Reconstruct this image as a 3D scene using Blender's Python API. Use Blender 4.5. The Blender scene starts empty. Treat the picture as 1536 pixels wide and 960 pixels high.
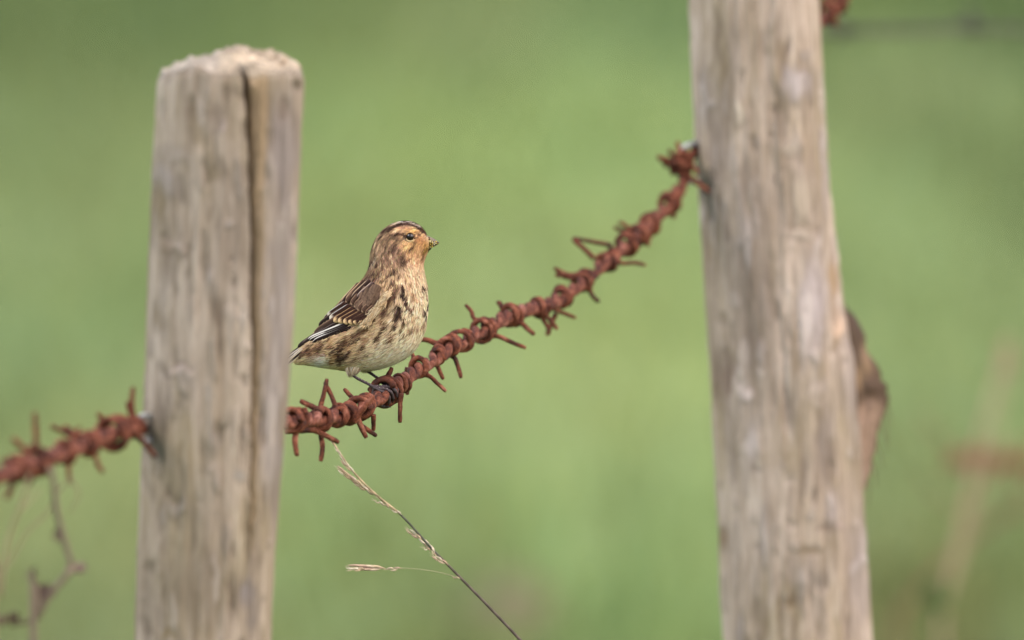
import bpy, math, random
import numpy as np
from mathutils import Vector
from mathutils.kdtree import KDTree

random.seed(7)
rng = np.random.default_rng(11)
scene = bpy.context.scene
COL = scene.collection

# ------------------------------------------------------------------ camera
PITCH = math.radians(4.5)
CAM_H = 1.85
D0 = 9.0                       # distance to the bird, metres
FW = 0.6144                    # width of the view at the bird: 1536 picture units of 0.4 mm
K = FW / 1536 / D0             # size of one unit per metre of distance
U = K * D0                     # one unit at the bird (0.4 mm)
cam_d = bpy.data.cameras.new("camera")
cam = bpy.data.objects.new("camera", cam_d)
COL.objects.link(cam)
cam.location = (0, 0, CAM_H)
cam.rotation_euler = (math.pi / 2 - PITCH, 0, 0)
cam_d.sensor_width = 36
cam_d.lens = 36 * D0 / FW
cam_d.clip_start = 0.1
cam_d.clip_end = 3000
cam_d.dof.use_dof = True
cam_d.dof.focus_distance = D0 - 0.006
cam_d.dof.aperture_fstop = cam_d.lens / 74.0
scene.camera = cam
FWD = np.array((0, math.cos(PITCH), -math.sin(PITCH)))
UP = np.array((0, math.sin(PITCH), math.cos(PITCH)))
RT = np.array((1.0, 0, 0))
CAM = np.array((0, 0, CAM_H))

# ------------------------------------------------------------------ light
SUN_EL, SUN_AZ = math.radians(42), math.radians(-62)     # from the left, behind the camera
world = bpy.data.worlds.new("World")
scene.world = world
world.use_nodes = True
wn = world.node_tree.nodes
sky = wn.new("ShaderNodeTexSky")
sky.sky_type = 'NISHITA'
sky.sun_disc = False
sky.sun_elevation = SUN_EL
sky.sun_rotation = math.pi - SUN_AZ * -1
sky.air_density = 0.7
sky.dust_density = 4.0
sky.ozone_density = 0.6
wn["Background"].inputs[1].default_value = 0.13
world.node_tree.links.new(sky.outputs[0], wn["Background"].inputs[0])
sd = bpy.data.lights.new("sun", 'SUN')
sd.energy = 1.5
sd.angle = math.radians(28)
sd.color = (1.0, 0.955, 0.89)
sun = bpy.data.objects.new("sun", sd)
COL.objects.link(sun)
sv = Vector((math.sin(SUN_AZ) * math.cos(SUN_EL), -math.cos(SUN_AZ) * math.cos(SUN_EL), math.sin(SUN_EL)))
sun.rotation_euler = sv.to_track_quat('Z', 'Y').to_euler()
sun.location = (-3, -3, 8)

scene.view_settings.view_transform = 'Standard'
scene.view_settings.look = 'None'
scene.view_settings.exposure = 1.55
scene.view_settings.gamma = 1.0
scene.render.engine = 'CYCLES'
scene.cycles.use_denoising = True
scene.cycles.max_bounces = 6

# ------------------------------------------------------------------ helpers
def P(px, py, d=D0):
    """point seen at (px, py) of the photograph at depth d along the view axis"""
    px, py, d = np.asarray(px, float), np.asarray(py, float), np.asarray(d, float)
    return (CAM + d[..., None] * (FWD + ((px - 768) * K)[..., None] * RT + ((480 - py) * K)[..., None] * UP))

def lin(rgb):
    c = np.asarray(rgb, float) / 255.0
    return np.where(c <= 0.04045, c / 12.92, ((c + 0.055) / 1.055) ** 2.4)

G = 0.62                       # photographed value -> base colour
def alb(rgb):
    return lin(rgb) * G

def smooth(a, b, x):
    t = np.clip((x - a) / (b - a), 0, 1)
    return t * t * (3 - 2 * t)

def _hash(i, j, k, seed):
    n = (i * 374761393 + j * 668265263 + k * 2147483647 + seed * 1274126177) & 0xFFFFFFFF
    n = ((n ^ (n >> 13)) * 1274126177) & 0xFFFFFFFF
    n = (n ^ (n >> 16)) & 0xFFFFFFFF
    return n / 4294967295.0

def noise3(x, y, z, seed=0):
    x, y, z = np.broadcast_arrays(np.asarray(x, float), np.asarray(y, float), np.asarray(z, float))
    xi, yi, zi = np.floor(x).astype(np.int64), np.floor(y).astype(np.int64), np.floor(z).astype(np.int64)
    fx, fy, fz = x - xi, y - yi, z - zi
    fx, fy, fz = fx * fx * (3 - 2 * fx), fy * fy * (3 - 2 * fy), fz * fz * (3 - 2 * fz)
    out = 0
    for dx in (0, 1):
        for dy in (0, 1):
            for dz in (0, 1):
                w = (fx if dx else 1 - fx) * (fy if dy else 1 - fy) * (fz if dz else 1 - fz)
                out = out + w * _hash(xi + dx, yi + dy, zi + dz, seed)
    return out * 2 - 1

def fbm(x, y, z, seed=0, octaves=3):
    v, a = 0, 1.0
    for o in range(octaves):
        v = v + a * noise3(np.asarray(x) * 2 ** o, np.asarray(y) * 2 ** o, np.asarray(z) * 2 ** o, seed + o * 17)
        a *= 0.5
    return v / 1.75

def catmull(pts, n):
    pts = np.asarray(pts, float)
    if len(pts) < 3:
        t = np.linspace(0, 1, n)[:, None]
        return pts[0] * (1 - t) + pts[-1] * t
    ext = np.vstack([2 * pts[0] - pts[1], pts, 2 * pts[-1] - pts[-2]])
    t = np.linspace(0, len(pts) - 1 - 1e-9, n)
    i = t.astype(int); f = (t - i)[:, None]
    p0, p1, p2, p3 = ext[i], ext[i + 1], ext[i + 2], ext[i + 3]
    return 0.5 * (2 * p1 + (p2 - p0) * f + (2 * p0 - 5 * p1 + 4 * p2 - p3) * f ** 2 + (3 * p1 - p0 - 3 * p2 + p3) * f ** 3)

def unit(v):
    v = np.asarray(v, float)
    return v / np.maximum(np.linalg.norm(v, axis=-1, keepdims=True), 1e-12)

class MB:
    """collects geometry; verts are world positions"""
    def __init__(self):
        self.v, self.f, self.c, self.n = [], [], [], 0
    def add(self, verts, faces, col=None):
        verts = np.asarray(verts, float).reshape(-1, 3)
        self.v.append(verts)
        b = self.n
        self.f.extend([tuple(int(i) + b for i in f) for f in faces])
        if col is None:
            col = np.ones((len(verts), 3))
        col = np.broadcast_to(np.asarray(col, float), (len(verts), 3))
        self.c.append(col)
        self.n += len(verts)
    def grid(self, V, col=None, wrap=False, cap=False):
        """V: rows x cols x 3"""
        r, c = V.shape[:2]
        fs = []
        cc = c if wrap else c - 1
        for i in range(r - 1):
            for j in range(cc):
                k = (j + 1) % c
                fs.append((i * c + j, i * c + k, (i + 1) * c + k, (i + 1) * c + j))
        if cap and wrap:
            fs.append(tuple(range(c))[::-1]); fs.append(tuple((r - 1) * c + j for j in range(c)))
        self.add(V.reshape(-1, 3), fs, None if col is None else np.asarray(col).reshape(-1, 3))
    def tube(self, path, rad, n=10, rough=0.0, seed=0, col=None, flat=1.0, fade=None):
        path = np.asarray(path, float)
        m = len(path)
        rad = np.broadcast_to(np.asarray(rad, float), (m,)).copy()
        T = unit(np.gradient(path, axis=0))
        ref = np.array((0.0, 0.0, 1.0)) if abs(T[0][2]) < 0.9 else np.array((1.0, 0, 0))
        N = [unit(np.cross(T[0], ref))]
        for i in range(1, m):
            v = N[-1] - T[i] * np.dot(N[-1], T[i])
            N.append(unit(v))
        N = np.array(N); B = np.cross(T, N)
        a = np.linspace(0, 2 * np.pi, n, endpoint=False)
        V = path[:, None, :] + rad[:, None, None] * (N[:, None, :] * np.cos(a)[None, :, None] + flat * B[:, None, :] * np.sin(a)[None, :, None])
        if rough:
            s = 1.0 / (rad.mean() * 1.5)
            d = fbm(V[..., 0] * s, V[..., 1] * s, V[..., 2] * s, seed)
            V = V + (V - path[:, None, :]) * (d * rough)[..., None]
        cc = None
        if col is not None:
            cc = np.broadcast_to(np.asarray(col, float).reshape((-1, 1, 3)), (m, n, 3))
        self.grid(V, cc, wrap=True, cap=True)
    def build(self, name, mat, parent=None, origin=None, smooth_=True, colors=False):
        V = np.vstack(self.v)
        if origin is None:
            origin = np.zeros(3)
        me = bpy.data.meshes.new(name)
        me.from_pydata((V - origin).tolist(), [], self.f)
        if colors:
            ca = me.color_attributes.new("Col", 'FLOAT_COLOR', 'POINT')
            C = np.ones((len(V), 4)); C[:, :3] = np.clip(np.vstack(self.c), 0, 1)
            ca.data.foreach_set("color", C.ravel())
        if smooth_:
            me.polygons.foreach_set("use_smooth", [True] * len(me.polygons))
        me.materials.append(mat)
        me.update()
        o = bpy.data.objects.new(name, me)
        COL.objects.link(o)
        if parent is not None:
            o.parent = parent
        else:
            o.location = origin
        return o

def tag(o, label=None, cat=None, group=None, kind=None):
    if label: o["label"] = label
    if cat: o["category"] = cat
    if group: o["group"] = group
    if kind: o["kind"] = kind
    return o

def empty(name, loc):
    o = bpy.data.objects.new(name, None)
    o.empty_display_size = 0.02
    o.location = loc
    COL.objects.link(o)
    return o

# ------------------------------------------------------------------ materials
def new_mat(name, rough=0.8, spec=0.3):
    m = bpy.data.materials.new(name)
    m.use_nodes = True
    b = m.node_tree.nodes["Principled BSDF"]
    b.inputs["Roughness"].default_value = rough
    b.inputs["Specular IOR Level"].default_value = spec
    return m, m.node_tree.nodes, m.node_tree.links, b

def ramp(nodes, stops):
    r = nodes.new("ShaderNodeValToRGB")
    e = r.color_ramp.elements
    while len(e) < len(stops):
        e.new(0.5)
    for el, (p, c) in zip(e, stops):
        el.position = p
        el.color = (*c, 1)
    return r

def nnoise(nodes, links, vec, scale, detail=4, rough=0.55, dist=0.0):
    n = nodes.new("ShaderNodeTexNoise")
    n.inputs["Scale"].default_value = scale
    n.inputs["Detail"].default_value = detail
    n.inputs["Roughness"].default_value = rough
    n.inputs["Distortion"].default_value = dist
    links.new(vec, n.inputs["Vector"])
    return n

def mix(nodes, links, a, b, fac, mode='MIX'):
    m = nodes.new("ShaderNodeMix")
    m.data_type = 'RGBA'; m.blend_type = mode
    for sock, val in ((m.inputs[0], fac), (m.inputs[6], a), (m.inputs[7], b)):
        if isinstance(val, (int, float)):
            sock.default_value = val
        elif isinstance(val, (tuple, list, np.ndarray)):
            sock.default_value = (*val, 1)
        else:
            links.new(val, sock)
    return m.outputs[2]

def colour_mat(name, rough=0.8, spec=0.25, vary=0.25, scale=600, sheen=0.0, bump=0.0):
    """colour from the geometry's own colour attribute, broken up by fine noise"""
    m, N, L, b = new_mat(name, rough, spec)
    at = N.new("ShaderNodeAttribute"); at.attribute_name = "Col"
    tc = N.new("ShaderNodeTexCoord")
    n = nnoise(N, L, tc.outputs["Object"], scale, 3)
    r = ramp(N, [(0.25, (1 - vary,) * 3), (0.75, (1 + vary * 0.6,) * 3)])
    L.new(n.outputs["Fac"], r.inputs[0])
    c = mix(N, L, at.outputs["Color"], r.outputs[0], 1.0, 'MULTIPLY')
    L.new(c, b.inputs["Base Color"])
    if sheen:
        b.inputs["Sheen Weight"].default_value = sheen
    if bump:
        bp = N.new("ShaderNodeBump"); bp.inputs["Strength"].default_value = bump
        bp.inputs["Distance"].default_value = 0.0006
        L.new(n.outputs["Fac"], bp.inputs["Height"]); L.new(bp.outputs[0], b.inputs["Normal"])
    return m

def rust_mat(name, tint=1.0, hue=(1, 1, 1)):
    m, N, L, b = new_mat(name, 0.7, 0.2)
    tc = N.new("ShaderNodeTexCoord")
    n1 = nnoise(N, L, tc.outputs["Object"], 130, 5, 0.62, 0.4)
    n2 = nnoise(N, L, tc.outputs["Object"], 620, 4, 0.7)
    r = ramp(N, [(0.30, tuple(alb((50, 30, 27)) * tint)), (0.43, tuple(alb((98, 52, 38)) * tint)),
                 (0.55, tuple(alb((140, 78, 54)) * tint)), (0.70, tuple(alb((188, 128, 108)) * tint))])
    L.new(n1.outputs["Fac"], r.inputs[0])
    r2 = ramp(N, [(0.3, (0.48, 0.46, 0.46)), (0.5, (0.80, 0.79, 0.78)), (0.72, (1.0, 0.98, 0.94))])
    L.new(n2.outputs["Fac"], r2.inputs[0])
    cc = mix(N, L, r.outputs[0], r2.outputs[0], 1.0, 'MULTIPLY')
    L.new(mix(N, L, cc, hue, 1.0, 'MULTIPLY'), b.inputs["Base Color"])
    bp = N.new("ShaderNodeBump"); bp.inputs["Strength"].default_value = 0.9
    bp.inputs["Distance"].default_value = 0.0009
    L.new(n2.outputs["Fac"], bp.inputs["Height"]); L.new(bp.outputs[0], b.inputs["Normal"])
    return m

def wood_mat(name, seed, warm=0.0):
    """weathered pole: silvery grey-brown fibres running up the post; the attribute Col holds scars (rgb) and Fac their weight"""
    m, N, L, b = new_mat(name, 0.9, 0.06)
    tc = N.new("ShaderNodeTexCoord")
    mp = N.new("ShaderNodeMapping")
    mp.inputs["Location"].default_value = (seed, seed * 0.37, 0)
    mp.inputs["Scale"].default_value = (1, 1, 0.10)
    L.new(tc.outputs["Object"], mp.inputs[0])
    mp2 = N.new("ShaderNodeMapping")
    mp2.inputs["Location"].default_value = (seed, 0, seed)
    mp2.inputs["Scale"].default_value = (1, 1, 0.25)
    L.new(tc.outputs["Object"], mp2.inputs[0])
    fib = nnoise(N, L, mp.outputs[0], 260, 5, 0.6)
    mid = nnoise(N, L, mp.outputs[0], 70, 4, 0.6, 0.3)
    blo = nnoise(N, L, mp2.outputs[0], 34, 4, 0.6, 0.5)
    r = ramp(N, [(0.30, tuple(alb((122, 108, 92)))), (0.44, tuple(alb((156, 142, 125)))),
                 (0.56, tuple(alb((176, 163, 147)))), (0.70, tuple(alb((208, 197, 182))))])
    add = N.new("ShaderNodeMath"); add.operation = 'MULTIPLY_ADD'
    L.new(fib.outputs["Fac"], add.inputs[0]); add.inputs[1].default_value = 0.45
    sub = N.new("ShaderNodeMath"); sub.operation = 'MULTIPLY'
    L.new(mid.outputs["Fac"], sub.inputs[0]); sub.inputs[1].default_value = 0.55
    L.new(sub.outputs[0], add.inputs[2])
    L.new(add.outputs[0], r.inputs[0])
    r3 = ramp(N, [(0.36, (0.86, 0.84, 0.74)), (0.5, (1, 0.985, 0.97)), (0.66, (1.08, 1.06, 1.06))])
    L.new(blo.outputs["Fac"], r3.inputs[0])
    c = mix(N, L, r.outputs[0], r3.outputs[0], 1.0, 'MULTIPLY')
    flk = nnoise(N, L, mp2.outputs[0], 105, 4, 0.62, 0.8)
    rf = ramp(N, [(0.30, (0.76, 0.73, 0.70)), (0.42, (0.97, 0.96, 0.94)), (0.58, (1.02, 1.01, 1.0)), (0.70, (1.20, 1.18, 1.15))])
    L.new(flk.outputs["Fac"], rf.inputs[0])
    c = mix(N, L, c, rf.outputs[0], 0.85, 'MULTIPLY')
    # olive algae in patches
    alg = nnoise(N, L, mp2.outputs[0], 55, 4, 0.65, 0.6)
    ra = ramp(N, [(0.55, (0, 0, 0)), (0.72, (0.55, 0.55, 0.55))])
    L.new(alg.outputs["Fac"], ra.inputs[0])
    c = mix(N, L, c, tuple(alb((138, 122, 88))), ra.outputs[0])
    at = N.new("ShaderNodeAttribute"); at.attribute_name = "Col"
    aw = N.new("ShaderNodeAttribute"); aw.attribute_name = "Fac"
    r4 = ramp(N, [(0.3, (0.8, 0.8, 0.8)), (0.7, (1.15, 1.15, 1.15))])
    L.new(fib.outputs["Fac"], r4.inputs[0])
    sc = mix(N, L, at.outputs["Color"], r4.outputs[0], 1.0, 'MULTIPLY')
    c = mix(N, L, c, sc, aw.outputs["Fac"])
    c = mix(N, L, c, (1.03 + warm * 0.17, 1.035 + warm * 0.16, 1.08 + warm * 0.20), 1.0, 'MULTIPLY')
    L.new(c, b.inputs["Base Color"])
    bp = N.new("ShaderNodeBump"); bp.inputs["Strength"].default_value = 0.55
    bp.inputs["Distance"].default_value = 0.0012
    L.new(add.outputs[0], bp.inputs["Height"]); L.new(bp.outputs[0], b.inputs["Normal"])
    return m

M_rust = rust_mat("rusty_iron", 0.95, (1.0, 0.97, 0.92))
M_strand = rust_mat("rusty_strand", 1.05, (0.92, 0.98, 1.08))
M_barb2 = rust_mat("rusty_iron_dark", 0.75, (1.0, 0.95, 0.9))
M_rust_far = rust_mat("rusty_iron_far", 1.3)
M_wood_l = wood_mat("weathered_wood_grey", 3.1)
M_wood_r = wood_mat("weathered_wood_peeled", 9.7, 1.0)
M_col = colour_mat("plant_fibre", 0.75, 0.2, 0.25, 500)
M_plume = colour_mat("feather", 0.9, 0.04, 0.14, 1400)
M_skin = colour_mat("scaly_leg", 0.5, 0.4, 0.35, 1800, 0.0, 0.5)
M_horn = colour_mat("horn", 0.42, 0.45, 0.3, 1500, 0.0, 0.3)

m, N_, L_, b_ = new_mat("galvanised_staple", 0.5, 0.5)
tc = N_.new("ShaderNodeTexCoord"); nn = nnoise(N_, L_, tc.outputs["Object"], 260, 3)
rr = ramp(N_, [(0.35, tuple(alb((120, 112, 106)))), (0.6, tuple(alb((222, 224, 224))))])
L_.new(nn.outputs["Fac"], rr.inputs[0]); L_.new(rr.outputs[0], b_.inputs["Base Color"])
b_.inputs["Metallic"].default_value = 0.3
M_zinc = m

m, N_, L_, b_ = new_mat("eyeball", 0.03, 0.45)
tc = N_.new("ShaderNodeTexCoord"); nn = nnoise(N_, L_, tc.outputs["Object"], 300, 2)
rr = ramp(N_, [(0.3, (0.006, 0.004, 0.004)), (0.8, (0.014, 0.009, 0.008))])
L_.new(nn.outputs["Fac"], rr.inputs[0]); L_.new(rr.outputs[0], b_.inputs["Base Color"])
M_eye = m

# ------------------------------------------------------------------ ground and grass
# grass colour varies in patches over the field; each patch is (x metres, y metres, rx, ry, colour, weight)
def ground_at(px, py):
    d = FWD + (px - 768) * K * RT + (480 - py) * K * UP
    t = -CAM_H / d[2]
    return CAM + t * d

# each sample: where it lies (seen from the gate), and the colour of the turf there
TURF = [(708, 38, 130, 147, 97), (908, 158, 143, 166, 106), (508, 188, 138, 162, 105), (88, 308, 140, 158, 107), (508, 808, 140, 162, 105), (968, 788, 145, 168, 112),
        (1368, 438, 143, 162, 106), (1398, 138, 141, 159, 110), (608, 950, 120, 137, 88), (958, 940, 122, 147, 90), (148, 768, 144, 158, 106), (1348, 748, 134, 151, 102),
        (1508, 908, 112, 126, 76), (475, 563, 162, 175, 121), (948, 488, 151, 170, 109), (705, 257, 143, 165, 102), (55, 507, 130, 152, 102), (55, 37, 102, 120, 74),
        (895, 607, 162, 177, 118), (1455, 240, 108, 127, 78), (780, 600, 156, 174, 118), (1010, 420, 150, 171, 112), (760, 420, 152, 172, 114), (250, 10, 104, 124, 76), (480, 20, 114, 133, 82),
        (1000, 20, 118, 142, 92), (1480, 10, 92, 114, 68), (1300, 10, 106, 127, 76), (60, 920, 120, 134, 90), (330, 940, 122, 136, 88), (1400, 950, 112, 116, 72), (1480, 560, 138, 158, 104),
        (60, 170, 124, 142, 92), (640, 700, 146, 166, 112), (820, 760, 146, 170, 110), (1330, 300, 140, 160, 106), (1000, 690, 150, 172, 114), (480, 340, 148, 168, 112), (1440, 800, 126, 142, 92)]
_tp = np.array([ground_at(a, b)[:2] for a, b, *_ in TURF])
_tc = np.array([lin(t[2:]) for t in TURF]) / np.array((1.86, 1.83, 1.86))

def grass_colour(x, y):
    ly = np.log(np.maximum(y, 0.5))
    c = np.zeros(x.shape + (3,)); W = np.full(x.shape, 1e-4)
    c = c + W[..., None] * _tc.mean(0)
    for (tx, ty), col in zip(_tp, _tc):
        g = np.exp(-(((x - tx) / (0.0049 * ty)) ** 2 + ((ly - math.log(ty)) / 0.055) ** 2))
        c = c + g[..., None] * col; W = W + g
    c = c / W[..., None]
    n = fbm(x * 2.6, y * 0.45, x * 0, 5, 3)
    n2 = fbm(x * 3.1 + 40, y * 0.5, x * 0, 9, 3)
    c = c * (1 + 0.08 * n)[..., None]
    c[..., 0] *= 1.015 + 0.04 * n2
    c[..., 2] *= 0.97 - 0.04 * n2
    return np.clip(c, 0.01, 1)

m, N_, L_, b_ = new_mat("field_turf", 0.9, 0.1)
at = N_.new("ShaderNodeAttribute"); at.attribute_name = "Col"
tc = N_.new("ShaderNodeTexCoord")
n1 = nnoise(N_, L_, tc.outputs["Object"], 9, 6, 0.65)
r1 = ramp(N_, [(0.3, (0.7, 0.72, 0.7)), (0.7, (1.2, 1.2, 1.15))])
L_.new(n1.outputs["Fac"], r1.inputs[0])
L_.new(mix(N_, L_, at.outputs["Color"], r1.outputs[0], 1.0, 'MULTIPLY'), b_.inputs["Base Color"])
bp = N_.new("ShaderNodeBump"); bp.inputs["Strength"].default_value = 0.4; bp.inputs["Distance"].default_value = 0.03
L_.new(n1.outputs["Fac"], bp.inputs["Height"]); L_.new(bp.outputs[0], b_.inputs["Normal"])
M_turf = m

def build_ground():
    def axis(a, n, ext):
        core = np.linspace(-a, a, n)
        out = a + (ext - a) * (np.linspace(0, 1, 26)[1:] ** 3)
        return np.concatenate([-out[::-1], core, out])
    xs = axis(4.0, 161, 900)
    ys = np.concatenate([-900 + 895 * (1 - (1 - np.linspace(0, 1, 14)) ** 3), np.linspace(-4, 44, 193), 44 + 1400 * np.linspace(0, 1, 26)[1:] ** 3])
    X, Y = np.meshgrid(xs, ys)
    far = smooth(45, 400, np.abs(Y)) + smooth(30, 300, np.abs(X))
    Z = 0.012 * fbm(X * 0.8, Y * 0.8, X * 0, 3) + 0 * far
    mb = MB()
    mb.grid(np.dstack([X, Y, Z]), grass_colour(X, Y))
    g = mb.build("ground", M_turf, colors=True)
    g["kind"] = "structure"
build_ground()

def build_grass():
    n = 52000
    yy = 3.0 + 39.0 * rng.random(n) ** 0.8
    xx = (rng.random(n) - 0.5) * (1.6 + yy * 0.16)
    h = 0.035 + 0.05 * rng.random(n) ** 1.5
    tuss = np.clip(fbm(xx * 1.6, yy * 0.8, xx * 0, 21), 0, 1)
    h *= 1 + 1.2 * tuss
    a = rng.random(n) * 2 * np.pi
    w = 0.004 + 0.004 * rng.random(n)
    dx, dy = np.cos(a) * w, np.sin(a) * w
    lean = 0.5 * h
    la = rng.random(n) * 2 * np.pi
    z0 = 0.012 * fbm(xx * 0.8, yy * 0.8, xx * 0, 3) - 0.004
    p = np.stack([xx, yy, z0], 1)
    wv = np.stack([dx, dy, dx * 0], 1)
    midp = p + np.stack([np.cos(la) * lean * .35, np.sin(la) * lean * .35, h * .6], 1)
    tip = p + np.stack([np.cos(la) * lean, np.sin(la) * lean, h], 1)
    V = np.stack([p - wv, p + wv, midp + wv * .7, midp - wv * .7, tip], 1).reshape(-1, 3)
    base = np.arange(n) * 5
    fs = []
    for b in base.tolist():
        fs.append((b, b + 1, b + 2, b + 3)); fs.append((b + 3, b + 2, b + 4))
    c = grass_colour(xx, yy) * (0.85 + 0.4 * rng.random(n))[:, None]
    c[:, 0] *= 0.9 + 0.3 * rng.random(n)
    mb = MB(); mb.add(V, fs, np.repeat(c, 5, axis=0))
    o = mb.build("grass", M_turf, smooth_=False, colors=True)
    o["kind"] = "stuff"
build_grass()

# ------------------------------------------------------------------ fence posts
def interp(tab, y):
    a = np.array(tab, float)
    return np.interp(y, a[:, 0], a[:, 1])

def post(name, mat, depth, left, right, top_px, scars_and_light, crack=None, top_fn=None, seed=1, ridge=1.0, extra=None, top_rise=0):
    """left / right: tables (py, px) of the silhouette; the pole goes on straight down into the ground"""
    kd = K * depth
    z_of = lambda py: P(768.0, py, depth)[2]
    py_of = lambda z: 480 - (z - z_of(480.0)) / (kd * math.cos(PITCH))
    Yc = float(P(768.0, 480.0, depth)[1])
    z_top = z_of(float(top_px)); z_bot = -0.12
    z_low = z_of(1010.0)
    zs = np.concatenate([np.linspace(z_bot, z_low, 40)[:-1], np.arange(z_low, z_top, 0.0016), [z_top]])
    R = len(zs)
    ang = np.linspace(0, 2 * np.pi, 300, endpoint=False)
    if crack:                                     # closer columns where the split is
        front = np.arccos(np.clip(np.linspace(0.30, 0.95, 110), -1, 1))
        ang = np.sort(np.unique(np.concatenate([ang, 2 * np.pi - front])))
    C_ = len(ang)
    py = np.clip(py_of(zs), -1e9, 1e9)
    pyc = np.clip(py, left[0][0], left[-1][0])
    lx, rx = interp(left, pyc), interp(right, pyc)
    # below the frame continue the lean
    sl = (left[-1][1] - left[-2][1]) / (left[-1][0] - left[-2][0])
    sr = (right[-1][1] - right[-2][1]) / (right[-1][0] - right[-2][0])
    over = np.maximum(py - left[-1][0], 0)
    cx_px = (lx + rx) / 2 + over * (sl + sr) / 2
    r_px = (rx - lx) / 2
    cx = (cx_px - 768) * kd
    r0 = r_px * kd
    A, Zg = np.meshgrid(ang, zs)
    ca, sa = np.cos(A), np.sin(A)
    zr = Zg * 1.0
    disp = ridge * (0.0011 * fbm(ca * 3.2 + seed, sa * 3.2, zr * 3.0, seed, 3)
                    + 0.0012 * fbm(ca * 9 + seed, sa * 9, zr * 5, seed + 3, 3)
                    + 0.0006 * fbm(ca * 28, sa * 28, zr * 14, seed + 5, 3)
                    + 0.0005 * fbm(ca * 22, sa * 22, zr * 120, seed + 8, 2))
    u = ca                                        # -1 left edge ... 1 right edge
    frontm = smooth(0.05, -0.15, sa)
    PX = cx_px[:, None] + u * r_px[:, None]
    PYg = np.broadcast_to(py[:, None], PX.shape)
    col = np.zeros(A.shape + (3,)); fac = np.zeros(A.shape)
    wx = 9.0 * fbm(PX * 0.09, PYg * 0.035, 0 * PX, seed + 30)
    thin = lambda h: 0.4 if h <= 9 else 1.0
    for (sx, sy, srx, sry, dmm, rgb, w) in scars_and_light:
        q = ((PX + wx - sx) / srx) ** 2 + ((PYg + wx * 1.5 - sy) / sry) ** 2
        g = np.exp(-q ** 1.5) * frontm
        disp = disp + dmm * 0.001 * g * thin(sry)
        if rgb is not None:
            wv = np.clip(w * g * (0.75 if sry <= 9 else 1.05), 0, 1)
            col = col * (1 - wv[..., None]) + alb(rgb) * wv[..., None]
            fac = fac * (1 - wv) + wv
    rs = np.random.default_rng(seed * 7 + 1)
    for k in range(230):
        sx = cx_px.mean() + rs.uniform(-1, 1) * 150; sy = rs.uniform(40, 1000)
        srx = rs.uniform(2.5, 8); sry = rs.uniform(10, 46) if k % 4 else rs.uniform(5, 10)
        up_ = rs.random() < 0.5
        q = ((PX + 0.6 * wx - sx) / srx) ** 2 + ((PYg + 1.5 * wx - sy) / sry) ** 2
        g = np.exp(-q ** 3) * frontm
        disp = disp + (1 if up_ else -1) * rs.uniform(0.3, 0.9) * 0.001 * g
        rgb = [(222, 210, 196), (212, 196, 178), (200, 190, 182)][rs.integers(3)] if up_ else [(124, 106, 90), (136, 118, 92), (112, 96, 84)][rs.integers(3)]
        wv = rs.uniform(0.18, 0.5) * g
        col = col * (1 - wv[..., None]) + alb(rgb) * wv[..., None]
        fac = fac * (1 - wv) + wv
    if extra:
        d2, c2, f2 = extra(PX, PYg, frontm)
        disp = disp + d2
        col = col * (1 - f2[..., None]) + c2 * f2[..., None]
        fac = np.maximum(fac, f2)
    rr = r0[:, None] + disp
    if crack:
        ccx, cw, lip, dep = crack(PYg)            # split centre, half width, far lip px, depth m
        ca_px = PX + 2.6 * fbm(PYg * 0.028, 0 * PX, 0 * PX, 77) + 0.9 * fbm(PYg * 0.2, 0 * PX, 0 * PX, 78)
        slot = np.exp(-(np.abs(ca_px - ccx) / np.maximum(cw, 0.5)) ** 4) * frontm
        bev = np.clip((lip - ca_px) / np.maximum(lip - ccx, 1), 0, 1) * (ca_px > ccx) * frontm * (lip - ccx > 2)
        rr = rr - dep * np.maximum(slot, 0) - 0.42 * dep * bev ** 1.2 * (1 - slot)
        fw = np.clip(smooth(0.02, 0.30, bev) * 0.85, 0, 1) * smooth(880, 760, PYg)
        tan = alb((178, 152, 118))
        col = col * (1 - fw[..., None]) + tan * fw[..., None]
        fac = np.maximum(fac, fw)
        sw = np.clip(slot, 0, 1) * 0.8
        col = col * (1 - sw[..., None]) + alb((92, 72, 60)) * sw[..., None]
        fac = np.maximum(fac, sw)
    X = cx[:, None] + rr * ca
    Y = Yc + rr * sa
    V = np.dstack([X, Y, Zg])
    # top: squash the uppermost rows on to the cut surface, then close with rings
    if top_fn:
        zt = top_fn(PX[-1], sa[-1] * r_px[-1])                      # px height of the rim
        ztw = np.array([z_of(float(q)) for q in zt])
        lim = ztw[None, :]
        V[..., 2] = np.where(V[..., 2] > z_top - 0.05, z_top - 0.05 + (V[..., 2] - (z_top - 0.05)) * (lim - (z_top - 0.05)) / 0.05, V[..., 2])
        edge = smooth(0.004, 0.0, lim - V[..., 2])
        V[..., 0] -= (ca * edge * 0.0012); V[..., 1] -= (sa * edge * 0.0012)
        c_rim = np.broadcast_to(alb((178, 167, 152)), col.shape)
        ew = edge * 0.55
        col = col * (1 - ew[..., None]) + c_rim * ew[..., None]; fac = np.maximum(fac, ew)
    rows_V, rows_c, rows_f = [V], [col], [fac]
    rim = V[-1]
    cen = np.array((cx[-1], Yc, rim[:, 2].mean()))
    nr = 26
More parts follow.
